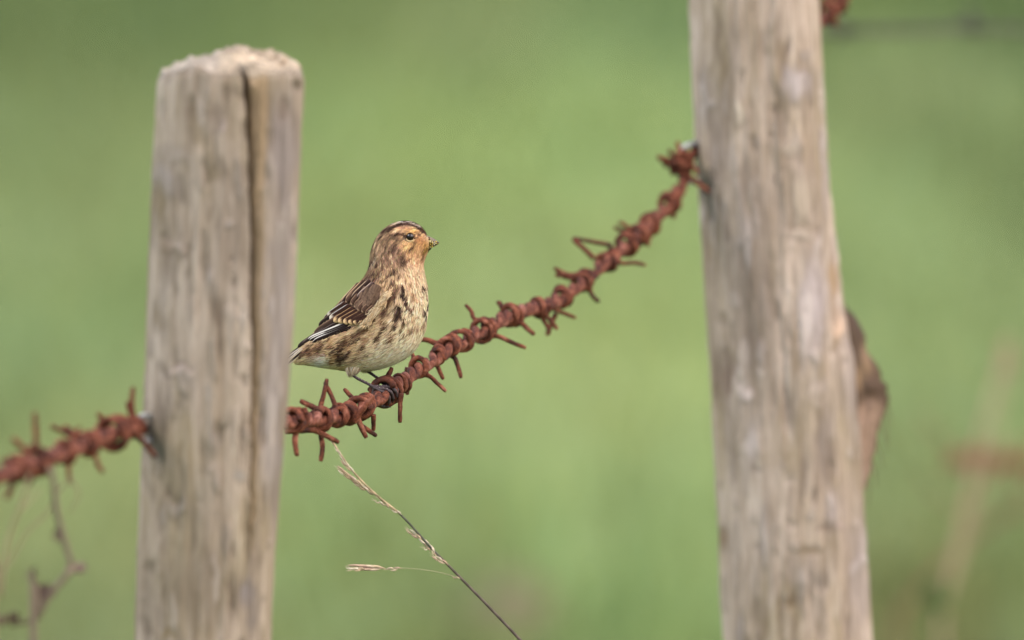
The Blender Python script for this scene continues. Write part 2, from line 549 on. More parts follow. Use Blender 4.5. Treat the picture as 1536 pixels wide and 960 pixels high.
    for k in range(1, nr + 1):
        s = 1 - k / nr
        ring = cen + (rim - cen) * s
        if top_fn:
            qx = 768 + ring[:, 0] / kd
            qd = (ring[:, 1] - Yc) / kd
            zz = np.array([z_of(float(q)) for q in top_fn(qx, qd)])
            zz = zz + 0.0036 * fbm(ring[:, 0] * 110, ring[:, 1] * 60, 0 * zz, seed + 50) + 0.0014 * fbm(ring[:, 0] * 400, ring[:, 1] * 200, 0 * zz, seed + 51)
            ring = np.column_stack([ring[:, 0], ring[:, 1], zz])
        rows_V.append(ring[None]); 
        tt = fbm(ring[:, 0] * 150, ring[:, 1] * 150, 0 * ring[:, 0], 12)[:, None]
        gx = smooth(318, 340, 768 + ring[:, 0] / kd)[:, None]
        rows_c.append(((alb((176, 166, 150)) * (1 - gx) + alb((182, 166, 142)) * gx) * (1 + 0.8 * tt))[None])
        rows_f.append(np.full((1, C_), 0.85))
    V = np.vstack(rows_V); col = np.vstack(rows_c); fac = np.vstack(rows_f)
    base = np.array((cx[0], Yc, 0.0))
    root = empty(name, base)
    mb = MB(); mb.grid(V, np.clip(col, 0, 1), wrap=True)
    o = mb.build("pole", mat, root, base, colors=True)
    fa = o.data.attributes.new("Fac", 'FLOAT', 'POINT')
    fa.data.foreach_set("value", np.clip(fac, 0, 1).ravel())
    return root, base, (lambda py_: (float(np.interp(py_, py[::-1], cx_px[::-1])), float(np.interp(py_, py[::-1], r_px[::-1]))))

PALE = (214, 198, 184); PINK = (206, 180, 160); DARK = (104, 86, 74); GREYK = (138, 132, 134); OLIV = (142, 124, 88); LILAC = (202, 191, 186)
DL, DR = 8.50, 9.66
left_scars_and_light = [
    (262, 362, 24, 8, 0.9, (222, 196, 176), 0.8), (262, 374, 26, 5, -0.7, (150, 128, 108), 0.5),
    (268, 549, 22, 10, 0.9, (216, 196, 182), 0.7), (272, 540, 16, 5, -1.2, DARK, 0.7),
    (336, 172, 8, 13, 0.5, (214, 196, 188), 0.8), (328, 160, 15, 26, -0.4, (140, 122, 108), 0.5),
    (264, 755, 14, 13, 0.6, PALE, 0.6), (262, 736, 20, 5, -0.9, (120, 104, 84), 0.6),
    (330, 640, 7, 14, -0.9, (112, 100, 80), 0.55), (228, 845, 6, 16, -0.8, (110, 98, 76), 0.6),
    (372, 885, 16, 26, -0.6, GREYK, 0.7), (378, 930, 10, 24, -0.3, GREYK, 0.5),
    (250, 945, 14, 10, -0.3, (150, 124, 66), 0.6), (245, 265, 26, 26, 0.8, LILAC, 0.55), (270, 225, 34, 14, 0.5, PALE, 0.5),
    (240, 300, 12, 40, -0.5, OLIV, 0.6), (300, 190, 12, 60, -0.3, (178, 154, 116), 0.5), (322, 250, 18, 14, -0.3, OLIV, 0.4),
    (330, 455, 12, 26, -0.8, (128, 110, 94), 0.5), (238, 470, 8, 30, -0.6, (136, 116, 84), 0.55), (290, 560, 14, 26, 0.3, PALE, 0.4),
    (443, 340, 9, 18, -0.7, (112, 98, 88), 0.6), (360, 705, 9, 13, 0.3, (190, 190, 186), 0.5), (240, 640, 10, 44, -0.4, OLIV, 0.35),
    (225, 700, 8, 40, -0.5, (150, 130, 96), 0.5), (320, 410, 8, 30, 0.4, LILAC, 0.35), (450, 106, 12, 12, -1.0, (84, 78, 56), 0.8),
    (366, 118, 16, 9, -0.8, (128, 108, 92), 0.6), (380, 125, 12, 20, -1.0, (120, 98, 86), 0.5), (400, 640, 8, 120, 0.0, (168, 162, 160), 0.4),  # last entry: sky-lit grey of the right face, painted in
    (425, 220, 26, 120, 0.2, (148, 138, 134), 0.75), (420, 430, 22, 160, 0.0, (160, 152, 150), 0.65), (412, 640, 16, 140, 0, (166, 158, 156), 0.6),  # right face greyed, its sky light put into the colour
    (350, 330, 26, 120, 0.0, (164, 150, 138), 0.4), (300, 880, 60, 60, 0.0, (176, 158, 144), 0.35),
]
def left_crack(py):
    cxp = np.interp(py, [60, 110, 200, 300, 480, 640, 800, 900], [372, 374, 379, 382, 383, 381, 378, 377])
    cw = np.interp(py, [60, 130, 300, 480, 640, 760, 830], [7, 4.6, 4.2, 3.4, 2.3, 1.3, 0.4])
    lip = np.interp(py, [60, 120, 250, 400, 560, 760, 860], [412, 412, 405, 399, 394, 386, 378])
    dep = np.interp(py, [60, 300, 640, 760, 850], [0.017, 0.015, 0.010, 0.006, 0.0])
    return cxp, cw, lip, dep
def left_top(px, qd):
    # px: across; qd: units towards the back (+) or the front (-)
    prof = np.interp(px, [228, 238, 246, 262, 290, 312, 330, 352, 372, 392, 420, 444, 453, 462], [126, 113, 103, 98, 92, 87, 79, 75, 76, 79, 84, 89, 97, 110])
    slope = np.interp(px, [230, 300, 335, 390, 460], [0.00, 0.03, 0.24, 0.26, 0.12])
    n = 4.0 * fbm(px * 0.05, qd * 0.03, px * 0, 61) + 4.0 * fbm(px * 0.22, qd * 0.1, px * 0, 62)
    return prof - (qd - 40) * slope * 0.5 + n + slope * 38 * 0.6

root_l, base_l, geo_l = post("fence_post", M_wood_l, DL,
    [(60, 240), (110, 237), (300, 228), (560, 218), (830, 205), (960, 201)],
    [(60, 457), (100, 456), (250, 450), (480, 440), (640, 428), (830, 412), (960, 405)],
    80, left_scars_and_light, left_crack, left_top, seed=4, ridge=0.9)
tag(root_l, "shorter grey wooden post with a long split and rough top, beside the bird's tail", "fence post", "wooden fence posts")

# torn fibres standing up from the sawn top
mb = MB()
for k in range(30):
    px = random.choice([random.gauss(405, 14), random.uniform(335, 450)])
    qd = random.uniform(10, 95)
    z0 = float(P(px, float(left_top(np.array([px]), np.array([qd]))[0]), DL)[2])
    b0 = np.array(((px - 768) * K * DL, base_l[1] + qd * K * DL, z0 - 0.002))
    tipv = b0 + np.array((random.gauss(0, 0.0022), random.gauss(0, 0.002), random.uniform(0.001, 0.0055)))
    c = alb((188, 166, 140)) * random.uniform(0.6, 1.05)
    mb.tube(np.array([b0, (b0 + tipv) / 2 + (0.0004, 0, 0), tipv]), [0.0013, 0.001, 0.0003], 5, 0.2, k, col=[c, c, c])
o = mb.build("torn_fibres", M_col, root_l, base_l, colors=True); o["kind"] = "stuff"

right_scars_and_light = [
    (1105, 158, 8, 20, 1.0, (222, 208, 184), 0.8), (1100, 80, 9, 60, 0.4, PALE, 0.4), (1190, 118, 28, 26, 1.3, (206, 196, 192), 0.7),
    (1160, 150, 7, 30, -1.6, (120, 104, 84), 0.6), (1182, 215, 14, 14, 0.8, (204, 192, 172), 0.6), (1195, 290, 26, 48, 1.4, (198, 184, 160), 0.65),
    (1200, 332, 26, 8, -1.2, (150, 132, 108), 0.6), (1195, 342, 24, 7, 1.0, (214, 200, 180), 0.6), (1168, 170, 8, 40, -0.8, (128, 112, 100), 0.45),
    (1110, 330, 7, 60, 0.6, (190, 180, 176), 0.5), (1068, 250, 22, 140, 0.0, (162, 146, 132), 0.5), (1052, 220, 9, 60, 0.3, (202, 184, 156), 0.6),  # last entry: pale highlight painted along the left edge
    (1060, 440, 10, 100, 0.3, (196, 178, 150), 0.5), (1235, 240, 8, 110, 0.5, (190, 180, 174), 0.6), (1250, 420, 8, 50, -0.6, (170, 140, 100), 0.7),  # first entry: the painted left-edge highlight carried further down
    (1215, 455, 22, 90, 1.0, (204, 193, 190), 0.7), (1258, 490, 14, 26, 1.6, (216, 186, 158), 0.85), (1252, 518, 14, 8, -1.6, (132, 112, 72), 0.8),
    (1190, 500, 10, 70, -0.8, (156, 134, 106), 0.5), (1180, 600, 9, 34, -1.2, (116, 98, 84), 0.5), (1222, 575, 14, 20, 0.6, (206, 190, 176), 0.6),
    (1085, 560, 24, 40, -0.6, (140, 116, 102), 0.55), (1120, 585, 10, 18, 1.2, (226, 208, 198), 0.8), (1128, 665, 10, 36, 0.9, (216, 202, 192), 0.65),
    (1132, 700, 14, 5, -1.2, (132, 116, 100), 0.6), (1145, 790, 10, 60, 0.5, (200, 188, 180), 0.5), (1098, 640, 16, 60, 0, (170, 152, 136), 0.4),
    (1210, 640, 12, 50, 0.5, (212, 194, 168), 0.5), (1235, 655, 16, 60, -0.4, (146, 134, 126), 0.5),
    (1250, 760, 14, 30, 0.6, (204, 192, 188), 0.55), (1262, 790, 10, 8, 0.9, (214, 190, 180), 0.7), (1238, 788, 16, 6, -1.4, (120, 96, 80), 0.6),
    (1215, 818, 20, 7, -1.6, (112, 94, 58), 0.85), (1205, 850, 30, 26, 1.2, (182, 168, 152), 0.6), (1228, 862, 13, 14, -0.8, (128, 120, 110), 0.65),
    (1185, 895, 16, 14, -0.9, (136, 112, 84), 0.55), (1215, 885, 26, 8, 0.8, (198, 180, 160), 0.5), (1086, 810, 10, 18, -0.6, (140, 110, 76), 0.5),
    (1140, 930, 8, 40, -0.4, (146, 124, 98), 0.4), (1280, 560, 16, 120, 0.0, (160, 150, 146), 0.5), (1290, 850, 20, 120, 0.0, (166, 156, 152), 0.5),
    (1285, 300, 10, 60, 0, (190, 170, 150), 0.3), (1130, 420, 30, 160, 0.0, (160, 144, 132), 0.4),
]
def right_extra(PX, PY, fm):
    # long peeled edges: the outer layer stands proud to the right of a wandering line
    line = np.interp(PY, [-200, 0, 120, 300, 480, 620, 1100], [1150, 1152, 1158, 1168, 1172, 1184, 1190]) + 6 * fbm(PY * 0.02, PX * 0, PX * 0, 91)
    step = smooth(-4, 5, PX - line) * smooth(660, 560, PY) * fm * 0.0016
    line2 = np.interp(PY, [-200, 200, 400, 520, 1100], [1212, 1222, 1240, 1240, 1240])
    step2 = -smooth(-5, 5, PX - line2) * smooth(540, 500, PY) * fm * 0.0022
    g = -0.0004 * np.exp(-((PX - line + 4) / 6) ** 2) * fm
    f = np.clip(np.exp(-((PX - line + 3) / 7) ** 2) * fm * 0.16, 0, 1)
    c = np.broadcast_to(alb((122, 104, 92)), PX.shape + (3,))
    return step + step2 + g, c, f
root_r, base_r, geo_r = post("fence_post.001", M_wood_r, DR,
    [(-260, 1026), (0, 1034), (260, 1046), (560, 1066), (800, 1078), (960, 1086)],
    [(-260, 1206), (0, 1226), (260, 1244), (430, 1264), (520, 1277), (650, 1289), (960, 1310)],
    -250, right_scars_and_light, None, None, seed=13, ridge=1.15, extra=right_extra)
tag(root_r, "taller thick weathered post without split, peeled ridges and a round knot low down", "fence post", "wooden fence posts")

# loose flap of bark behind the right post
def bark_flap():
    outline_l = np.array([(1268, 455), (1270, 520), (1274, 580), (1280, 640), (1286, 700), (1292, 745)], float)
    outline_r = np.array([(1277, 466), (1303, 520), (1326, 575), (1329, 610), (1314, 668), (1297, 742)], float)
    L_ = catmull(outline_l, 40); R_ = catmull(outline_r, 40)
    v = np.linspace(0, 1, 14)
    rowsF, rowsB, cc = [], [], []
    for i in range(40):
        t = i / 39
        pts = L_[i] * (1 - v[:, None]) + R_[i] * v[:, None]
        n = fbm(pts[:, 0] * .08, pts[:, 1] * .05, v * 0, 71)
        pts[:, 0] += 3.0 * n * v + (3.0 * noise3(t * 14, v * 0, v * 0, 5) + 3.0 * noise3(t * 34, v * 0, v * 0, 6)) * v
        dd = DR + 0.012 + 0.020 * v ** 1.6 + 0.003 * n
        rowsF.append(P(pts[:, 0], pts[:, 1], dd)); rowsB.append(P(pts[:, 0], pts[:, 1], dd + 0.0025))
        up_c, lo_c, edge_c = alb((84, 66, 52)), alb((140, 116, 100)), alb((150, 124, 96))
        s = smooth(0.42, 0.56, t - 0.10 * v + 0.05 * n)
        c = up_c * (1 - s[:, None]) + lo_c * s[:, None]
        band = np.exp(-((t - 0.36 + 0.22 * (v - .3)) / 0.05) ** 2)
        c = c * (1 - 0.7 * band[:, None]) + edge_c * 0.7 * band[:, None]
        fbn = noise3(v * 16 + 0.8 * t, v * 0 + t * 3, v * 0, 93)
        cc.append(c * (1 + 0.2 * n + 0.5 * fbn)[:, None])
    F, B = np.array(rowsF), np.array(rowsB)
    ring = np.concatenate([F, B[:, ::-1]], axis=1)
    cr = np.concatenate([np.array(cc), np.array(cc)[:, ::-1]], axis=1)
    mb = MB(); mb.grid(ring, np.clip(cr, 0, 1), wrap=True, cap=True)
    for k in range(9):                                   # frayed fibres
        p = R_[12 + 3 * k % 27]
        a = P(p[0] - 4, p[1], DR + 0.03); b = P(p[0] + random.uniform(0, 9), p[1] + random.uniform(25, 70), DR + 0.03)
        mb.tube(catmull([a, (a + b) / 2 + np.array((0.0012, 0, 0)), b], 6), np.linspace(0.0005, 0.0002, 6), 5, col=alb((120, 104, 80)))
    mb.build("bark_flap", M_col, root_r, base_r, colors=True)
bark_flap()

# ------------------------------------------------------------------ barbed wire
SLOPE = 3.5
def wd(px):
    return D0 + SLOPE * (px - 580) * U
WPX = [(-150, 772), (-70, 740), (0, 713), (60, 690), (120, 670), (170, 650), (205, 641), (320, 636), (430, 633), (470, 629), (505, 624), (540, 612),
       (576, 592), (605, 571), (640, 546), (680, 520), (725, 495), (770, 471), (820, 457), (862, 433), (905, 396), (945, 362), (985, 325),
       (1010, 298), (1026, 266), (1032, 236), (1085, 178), (1140, 120), (1200, 58), (1245, 14), (1300, -44), (1400, -140)]
wp = np.array(WPX, float)
WCURVE = catmull(P(wp[:, 0], wp[:, 1], wd(wp[:, 0])), 6000)
seg = np.r_[0, np.cumsum(np.linalg.norm(np.diff(WCURVE, axis=0), axis=1))]
WLEN = seg[-1]
def on_wire(s):
    s = np.asarray(s, float)
    return np.stack([np.interp(s, seg, WCURVE[:, k]) for k in range(3)], -1)
w_px = 768 + (WCURVE - CAM) @ RT / ((WCURVE - CAM) @ FWD) / K
def s_at(px):
    return float(np.interp(px, w_px, seg))

root_w = empty("barbed_wire", WCURVE[0])
tag(root_w, "thick rusty barbed wire sloping up past both posts, with the bird standing on it", "barbed wire")
W0 = WCURVE[0]
ss = np.arange(0, WLEN, 0.0022)
c0 = on_wire(ss)
T = unit(np.gradient(c0, axis=0))
Nn = unit(np.cross(T, (0, 0, 1.0))); Bb = np.cross(Nn, T)
PITCHW = 0.034
r_str = 5.9 * U
for k in range(2):
    ph = 2 * np.pi * ss / PITCHW + k * np.pi + 1.3 * np.sin(ss * 23)
    path = c0 + 0.98 * r_str * (Nn * np.cos(ph)[:, None] + Bb * np.sin(ph)[:, None])
    mb = MB(); mb.tube(path, r_str * (1 + 0.10 * np.sin(ss * 140 + k)), 12, 0.14, 5 + k)
    mb.build("strand", M_strand, root_w, W0)

BR_ = 4.3 * U
def wire_point(px, py, ref_d, dq):
    return P(px, py, ref_d - dq * U)

def barb(px, py, tips, turns=1.7, R=13.0, seed=0, tilt=0.16, spread=0.0046, parent=root_w, mat=None, rad=BR_, name="barb", origin=W0):
    """coil of barb wire wrapped round the strands at px; tips: (x, y, q towards the camera in units, base dx, dy)"""
    mat = mat or (M_barb2 if int(px) % 5 == 0 or int(px) in (578, 601, 200) else M_rust)
    rs = random.Random(seed * 31 + int(px))
    s = s_at(px)
    c = on_wire(s); t = unit(on_wire(s + 0.003) - on_wire(s - 0.003))
    if py is not None:
        c = P(px, py, float((c - CAM) @ FWD))
    n = unit(np.cross(t, (0, 0, 1.0))); b = np.cross(n, t)
    n2 = unit(n + t * rs.uniform(-tilt, tilt)); b2 = unit(b + t * rs.uniform(-tilt, tilt))
    a0 = rs.uniform(0, 6.28)
    m = int(26 * turns)
    a = a0 + np.linspace(0, 2 * np.pi * turns, m)
    off = np.linspace(-0.5, 0.5, m) * spread * turns * 1.15
    Rm = R * U * rs.uniform(0.86, 1.1)
    rad = rad * rs.uniform(0.88, 1.16)
    turns = turns + 0.5; m = int(26 * turns); a = a0 + np.linspace(0, 2 * np.pi * turns, m); off = np.linspace(-0.5, 0.5, m) * spread * turns + 0.0012 * np.sin(a * 0.7 + seed)
    coil = c + Rm * (n2 * np.cos(a)[:, None] + b2 * np.sin(a)[:, None]) * (1 + 0.10 * np.sin(a * 1.7 + seed) + 0.06 * np.sin(a * 0.6 + 2 * seed))[:, None] + t * off[:, None]
    mb = MB()
    mb.tube(coil, rad * (1.04 + 0.14 * np.sin(a * 2.3)), 11, 0.34, seed)
    ref = float((c - CAM) @ FWD)
    for i, tp in enumerate(tips):
        tx, ty, q = tp[0], tp[1], tp[2]
        tip = wire_point(tx, ty, ref, q)
        if len(tp) > 3:                                   # explicit root seen in the photograph
            bq = tp[5] if len(tp) > 5 else 12
            st = wire_point(tp[3], tp[4], ref, bq)
            pts = [st, (st * 0.55 + tip * 0.45) + unit(np.cross(tip - st, FWD)) * rs.uniform(-1.0, 1.0) * U, tip]
        else:
            v = tip - c; v = v - t * np.dot(v, t)
            dirn = unit(v)
            side = unit(np.cross(t, dirn)) * rs.choice((-1, 1))
            st = c + Rm * (0.55 * dirn + 0.8 * side)
            mid1 = c + Rm * (1.06 * dirn) + (tip - c) * 0.10
            bend = unit(np.cross(tip - c, FWD)) * rs.uniform(-2.2, 2.2) * U
            pts = [st, mid1, mid1 * 0.5 + tip * 0.5 + bend, tip]
        path = catmull(pts, 18)
        rr = np.linspace(1.05, 0.86, 18) * rad * rs.uniform(0.8, 1.0); rr[-1] *= 0.72; rr[-2] *= 0.93
        mb.tube(path, rr, 9, 0.2, seed + i * 3 + 1)
    return mb.build(name, mat, parent, origin)

BARBS = [
    # right of the left post, in focus
    (441, 630, [(461, 622, -8, 456, 612, -10), (446, 684, 6)], 2.0, 15),
    (482, 629, [(450, 601, 10, 486, 618, 12), (481, 692, 4), (508.5, 664, 16, 470, 645, 14), (428, 648, 8, 478, 645, 15)], 1.9, 14),
    (506, 624, [(490.5, 568, 4, 480, 612, 6), (487, 573, 0, 506, 616, 4)], 1.3, 12),
    (521, 620, [(560.5, 593, 18, 530, 634, 14), (549.5, 657, 12, 536, 626, 10)], 1.8, 15),
    (543, 611, [(516, 583, -12, 532, 601, -8), (565, 654, 2, 540, 637, 8), (560, 646, -4, 560, 622, 4)], 1.9, 14),
    (578, 587, [(553, 586, -4, 562, 574, 2), (588, 551, -10, 580, 566, -8), (600, 634, 8, 602, 590, 12)], 2.1, 17),
    (601, 575, [], 1.2, 11),
    (628, 551, [(611, 592, -6, 613, 566, -2), (669, 587, 8), (615, 522, -10)], 1.9, 15),
    (657, 533, [(665, 569, -10, 652, 540, -6)], 1.2, 12),
    (674, 519, [(626, 509, -8), (692, 567, 6)], 2.0, 15),
    (692, 511, [], 1.5, 14),
    (724, 495, [(698, 457, -8), (789, 522, 10)], 2.0, 16),
    (767, 472, [(746, 453, -10), (802, 502, 4)], 1.9, 15),
    (808, 461, [(787, 459, 10, 806, 474, 12), (824, 502, 4), (836, 494, -2)], 1.7, 14),
    (842, 446, [(864, 477, 12, 824, 462, 14), (820, 503, 6, 834, 470, 10)], 1.8, 14),
    (875, 421, [(831, 402, 6), (833, 412, -4, 860, 418, 2), (899, 453, -6)], 1.9, 15),
    (913, 392, [(859, 358, 6, 891, 388, 8), (859, 357, -4, 918, 368, -2), (969, 398, 6)], 1.9, 15),
    (941, 366, [], 1.6, 14),
    (957, 352, [(928, 333, 6), (921, 340, -4)], 1.6, 13),
    (974, 337, [(972, 369, 6)], 1.9, 15),
    (1003, 306, [(1010, 327, 4)], 1.8, 14),
    (1024, 246, [(986, 235, 8), (997, 251, 2), (1066, 290, 26, 1030, 262, 16), (1016, 212, 10), (992, 244, 4), (1004, 224, 12), (1040, 226, 10), (1008, 262, 8), (1046, 262, 14)], 2.2, 14),
    # left of the left post, near the camera
    (200, 640, [(200, 580, 2), (192, 602, 6), (234, 686, 28, 205, 650, 18)], 1.4, 11),
    (171, 648, [(146, 621, 6)], 2.8, 19),
    (131, 667, [(76, 639, 6), (155, 709, 8), (96, 638, -4)], 2.0, 16),
    (97, 678, [(106, 725, 6), (120, 640, -6)], 1.8, 15),
    (54, 691, [(52, 618, 4), (19, 657, 8), (42, 728, 4)], 2.0, 16),
    (25, 704, [(8, 748, 6), (2, 690, -6)], 2.0, 15),
    (-20, 722, [(-40, 690, 4), (-10, 765, 4)], 2.0, 15),
    # beyond the right post
    (1241, 18, [(1256, 40, 6), (1226, 2, -6)], 2.0, 16),
    (1254, 4, [(1270, -30, 0), (1240, 30, 8)], 2.0, 15),
    (1310, -54, [(1330, -40, 0)], 2.0, 15),
]
for i, (px, py, tips, turns, R) in enumerate(BARBS):
    barb(px, None if not (430 < px < 1030) else py, tips, turns, R, seed=i + 1)

def staple(label, pts, depth):
    a = np.array(pts, float)
    w = P(a[:, 0], a[:, 1], depth - a[:, 2] * U)
    mb = MB(); mb.tube(catmull(w, 40), 4.3 * U, 10, 0.12, 9)
    o = mb.build("fence_staple", M_zinc, None, w[0])
    tag(o, label, "staple", "staples holding the wire")
staple("pale metal staple fixing the wire to the left edge of the shorter split post",
       [(230, 626, 2), (214, 624, 14), (204, 631, 22), (199, 641, 24), (202, 652, 20), (212, 660, 12), (230, 662, 2)], wd(212) + 0.004)
staple("pale metal staple fixing the wire to the left edge of the taller post",
       [(1058, 214, 0), (1036, 216, 14), (1024, 224, 23), (1021, 240, 25), (1021, 260, 25), (1026, 271, 20), (1058, 276, 0)], wd(1036) + 0.004)

# ------------------------------------------------------------------ the bird
QB = D0                                              # the bird's own mid plane
def BP(px, py, q):
    """bird units: across, down, towards the camera"""
    px, py, q = np.broadcast_arrays(np.asarray(px, float), np.asarray(py, float), np.asarray(q, float))
    w = P(px, py, QB)
    return w - q[..., None] * U * FWD

SEC = np.array([  # back x,y   front x,y   half width
    (437, 534, 442, 546, 4), (450, 521, 461, 547.5, 11), (466, 505, 482, 551, 19), (480, 490, 504, 554, 28), (493, 473, 530, 557, 36), (508, 455, 562, 555, 43),
    (524, 438, 594, 545, 47), (540, 424, 619, 529, 49), (549, 412, 635, 503, 48), (553, 403, 643, 472, 44), (554.5, 394, 643, 443, 39),
    (555.5, 385, 638, 419, 35), (558, 374, 634.5, 400, 32.5), (562.5, 362, 637, 387, 31), (570.5, 350, 641.5, 378.5, 30), (583, 339, 644.5, 372.5, 27),
    (600, 332.5, 645.5, 367.5, 22), (618, 333, 645, 361.5, 17), (632, 341, 642.5, 358, 11), (639, 348, 641.5, 354.5, 5)], float)
NS = len(SEC)
def sec(t):
    t = np.clip(np.asarray(t, float), 0, NS - 1 - 1e-6)
    ext = np.vstack([2 * SEC[0] - SEC[1], SEC, 2 * SEC[-1] - SEC[-2]])
    i = t.astype(int); f = (t - i)[..., None]
    p0, p1, p2, p3 = ext[i], ext[i + 1], ext[i + 2], ext[i + 3]
    return 0.5 * (2 * p1 + (p2 - p0) * f + (2 * p0 - 5 * p1 + 4 * p2 - p3) * f ** 2 + (3 * p1 - p0 - 3 * p2 + p3) * f ** 3)
def S(t, th):
    """bird-unit surface point: th 0 = back, pi/2 = near side, pi = front, 3pi/2 = far side"""
    a = sec(t)
    cx, cy = (a[..., 0] + a[..., 2]) / 2, (a[..., 1] + a[..., 3]) / 2
    hx, hy = (a[..., 0] - a[..., 2]) / 2, (a[..., 1] - a[..., 3]) / 2
    c, s = np.cos(th), np.sin(th)
    s = np.sign(s) * np.abs(s) ** 0.9
    return np.stack([cx + hx * c, cy + hy * c, a[..., 4] * s], -1)
def S_normal(t, th):
    e = 0.02
    dt = S(t + e, th) - S(t - e, th); dh = S(t, th + e) - S(t, th - e)
    n = unit(np.cross(dt, dh))
    c = S(t, th + 0 * th) - S(t, th + np.pi)
    flip = np.sign((n * c).sum(-1, keepdims=True)); flip[flip == 0] = 1
    return n * flip

# plumage colours, laid out over the bird's side
def cap_dist(px, py, x0, y0, x1, y1):
    dx, dy = x1 - x0, y1 - y0
    t = np.clip(((px - x0) * dx + (py - y0) * dy) / (dx * dx + dy * dy), 0, 1)
    return np.hypot(px - x0 - t * dx, py - y0 - t * dy), t
ZONES = [  # x, y, rx, ry, angle deg, colour, weight, hardness
    (600, 538, 70, 26, -20, (248, 242, 224), 0.95, 2), (622, 455, 34, 74, 8, (244, 226, 194), 0.85, 2), (558, 532, 46, 28, -20, (234, 222, 194), 0.85, 2),
    (622, 406, 24, 22, 0, (240, 206, 174), 0.95, 2), (606, 420, 30, 20, -20, (234, 202, 166), 0.6, 2),
    (530, 505, 34, 26, -25, (206, 178, 142), 0.8, 2), (515, 525, 20, 18, 0, (184, 148, 108), 0.7, 2), (500, 540, 16, 14, 0, (226, 208, 168), 0.5, 2),
    (480, 545, 17, 11, 20, (252, 250, 244), 0.99, 3), (497, 550, 14, 7, 10, (222, 210, 176), 0.7, 2), (468, 525, 18, 12, -30, (150, 120, 92), 0.9, 2),
    (450, 535, 10, 8, -30, (196, 174, 140), 0.6, 2), (462, 541, 12, 5, 15, (220, 204, 170), 0.8, 2),
    (576, 440, 26, 40, 25, (196, 164, 128), 0.55, 2),
    # mantle and nape
    (530, 442, 40, 18, -42, (118, 92, 72), 0.95, 3), (556, 412, 18, 20, -30, (150, 122, 96), 0.9, 2), (572, 400, 24, 18, -40, (168, 138, 108), 0.85, 2),
    # head
    (590, 368, 34, 34, 0, (152, 124, 100), 0.98, 4), (576, 366, 16, 26, 20, (158, 134, 106), 0.8, 2), (584, 387, 22, 16, -30, (136, 110, 94), 0.85, 2),
    (594, 378, 14, 10, -20, (130, 106, 92), 0.7, 2), (634, 366, 16, 20, 10, (206, 156, 112), 0.95, 2), (622, 378, 16, 12, -20, (208, 166, 122), 0.85, 2), (612, 370, 12, 6, 10, (216, 176, 124), 0.8, 2),
    (604, 346, 30, 4.5, -3, (222, 184, 144), 0.95, 3), (620, 347, 10, 4, 10, (226, 172, 108), 0.8, 2), (584, 347, 14, 4, -24, (200, 170, 138), 0.7, 2), (640, 371, 7, 9, 0, (158, 126, 72), 0.75, 2),
    (627, 388, 12, 12, 0, (222, 180, 144), 0.85, 2), (628, 360, 5, 6, 0, (190, 134, 92), 0.6, 2), (641, 356, 5, 6, 0, (214, 190, 160), 0.7, 2),
]
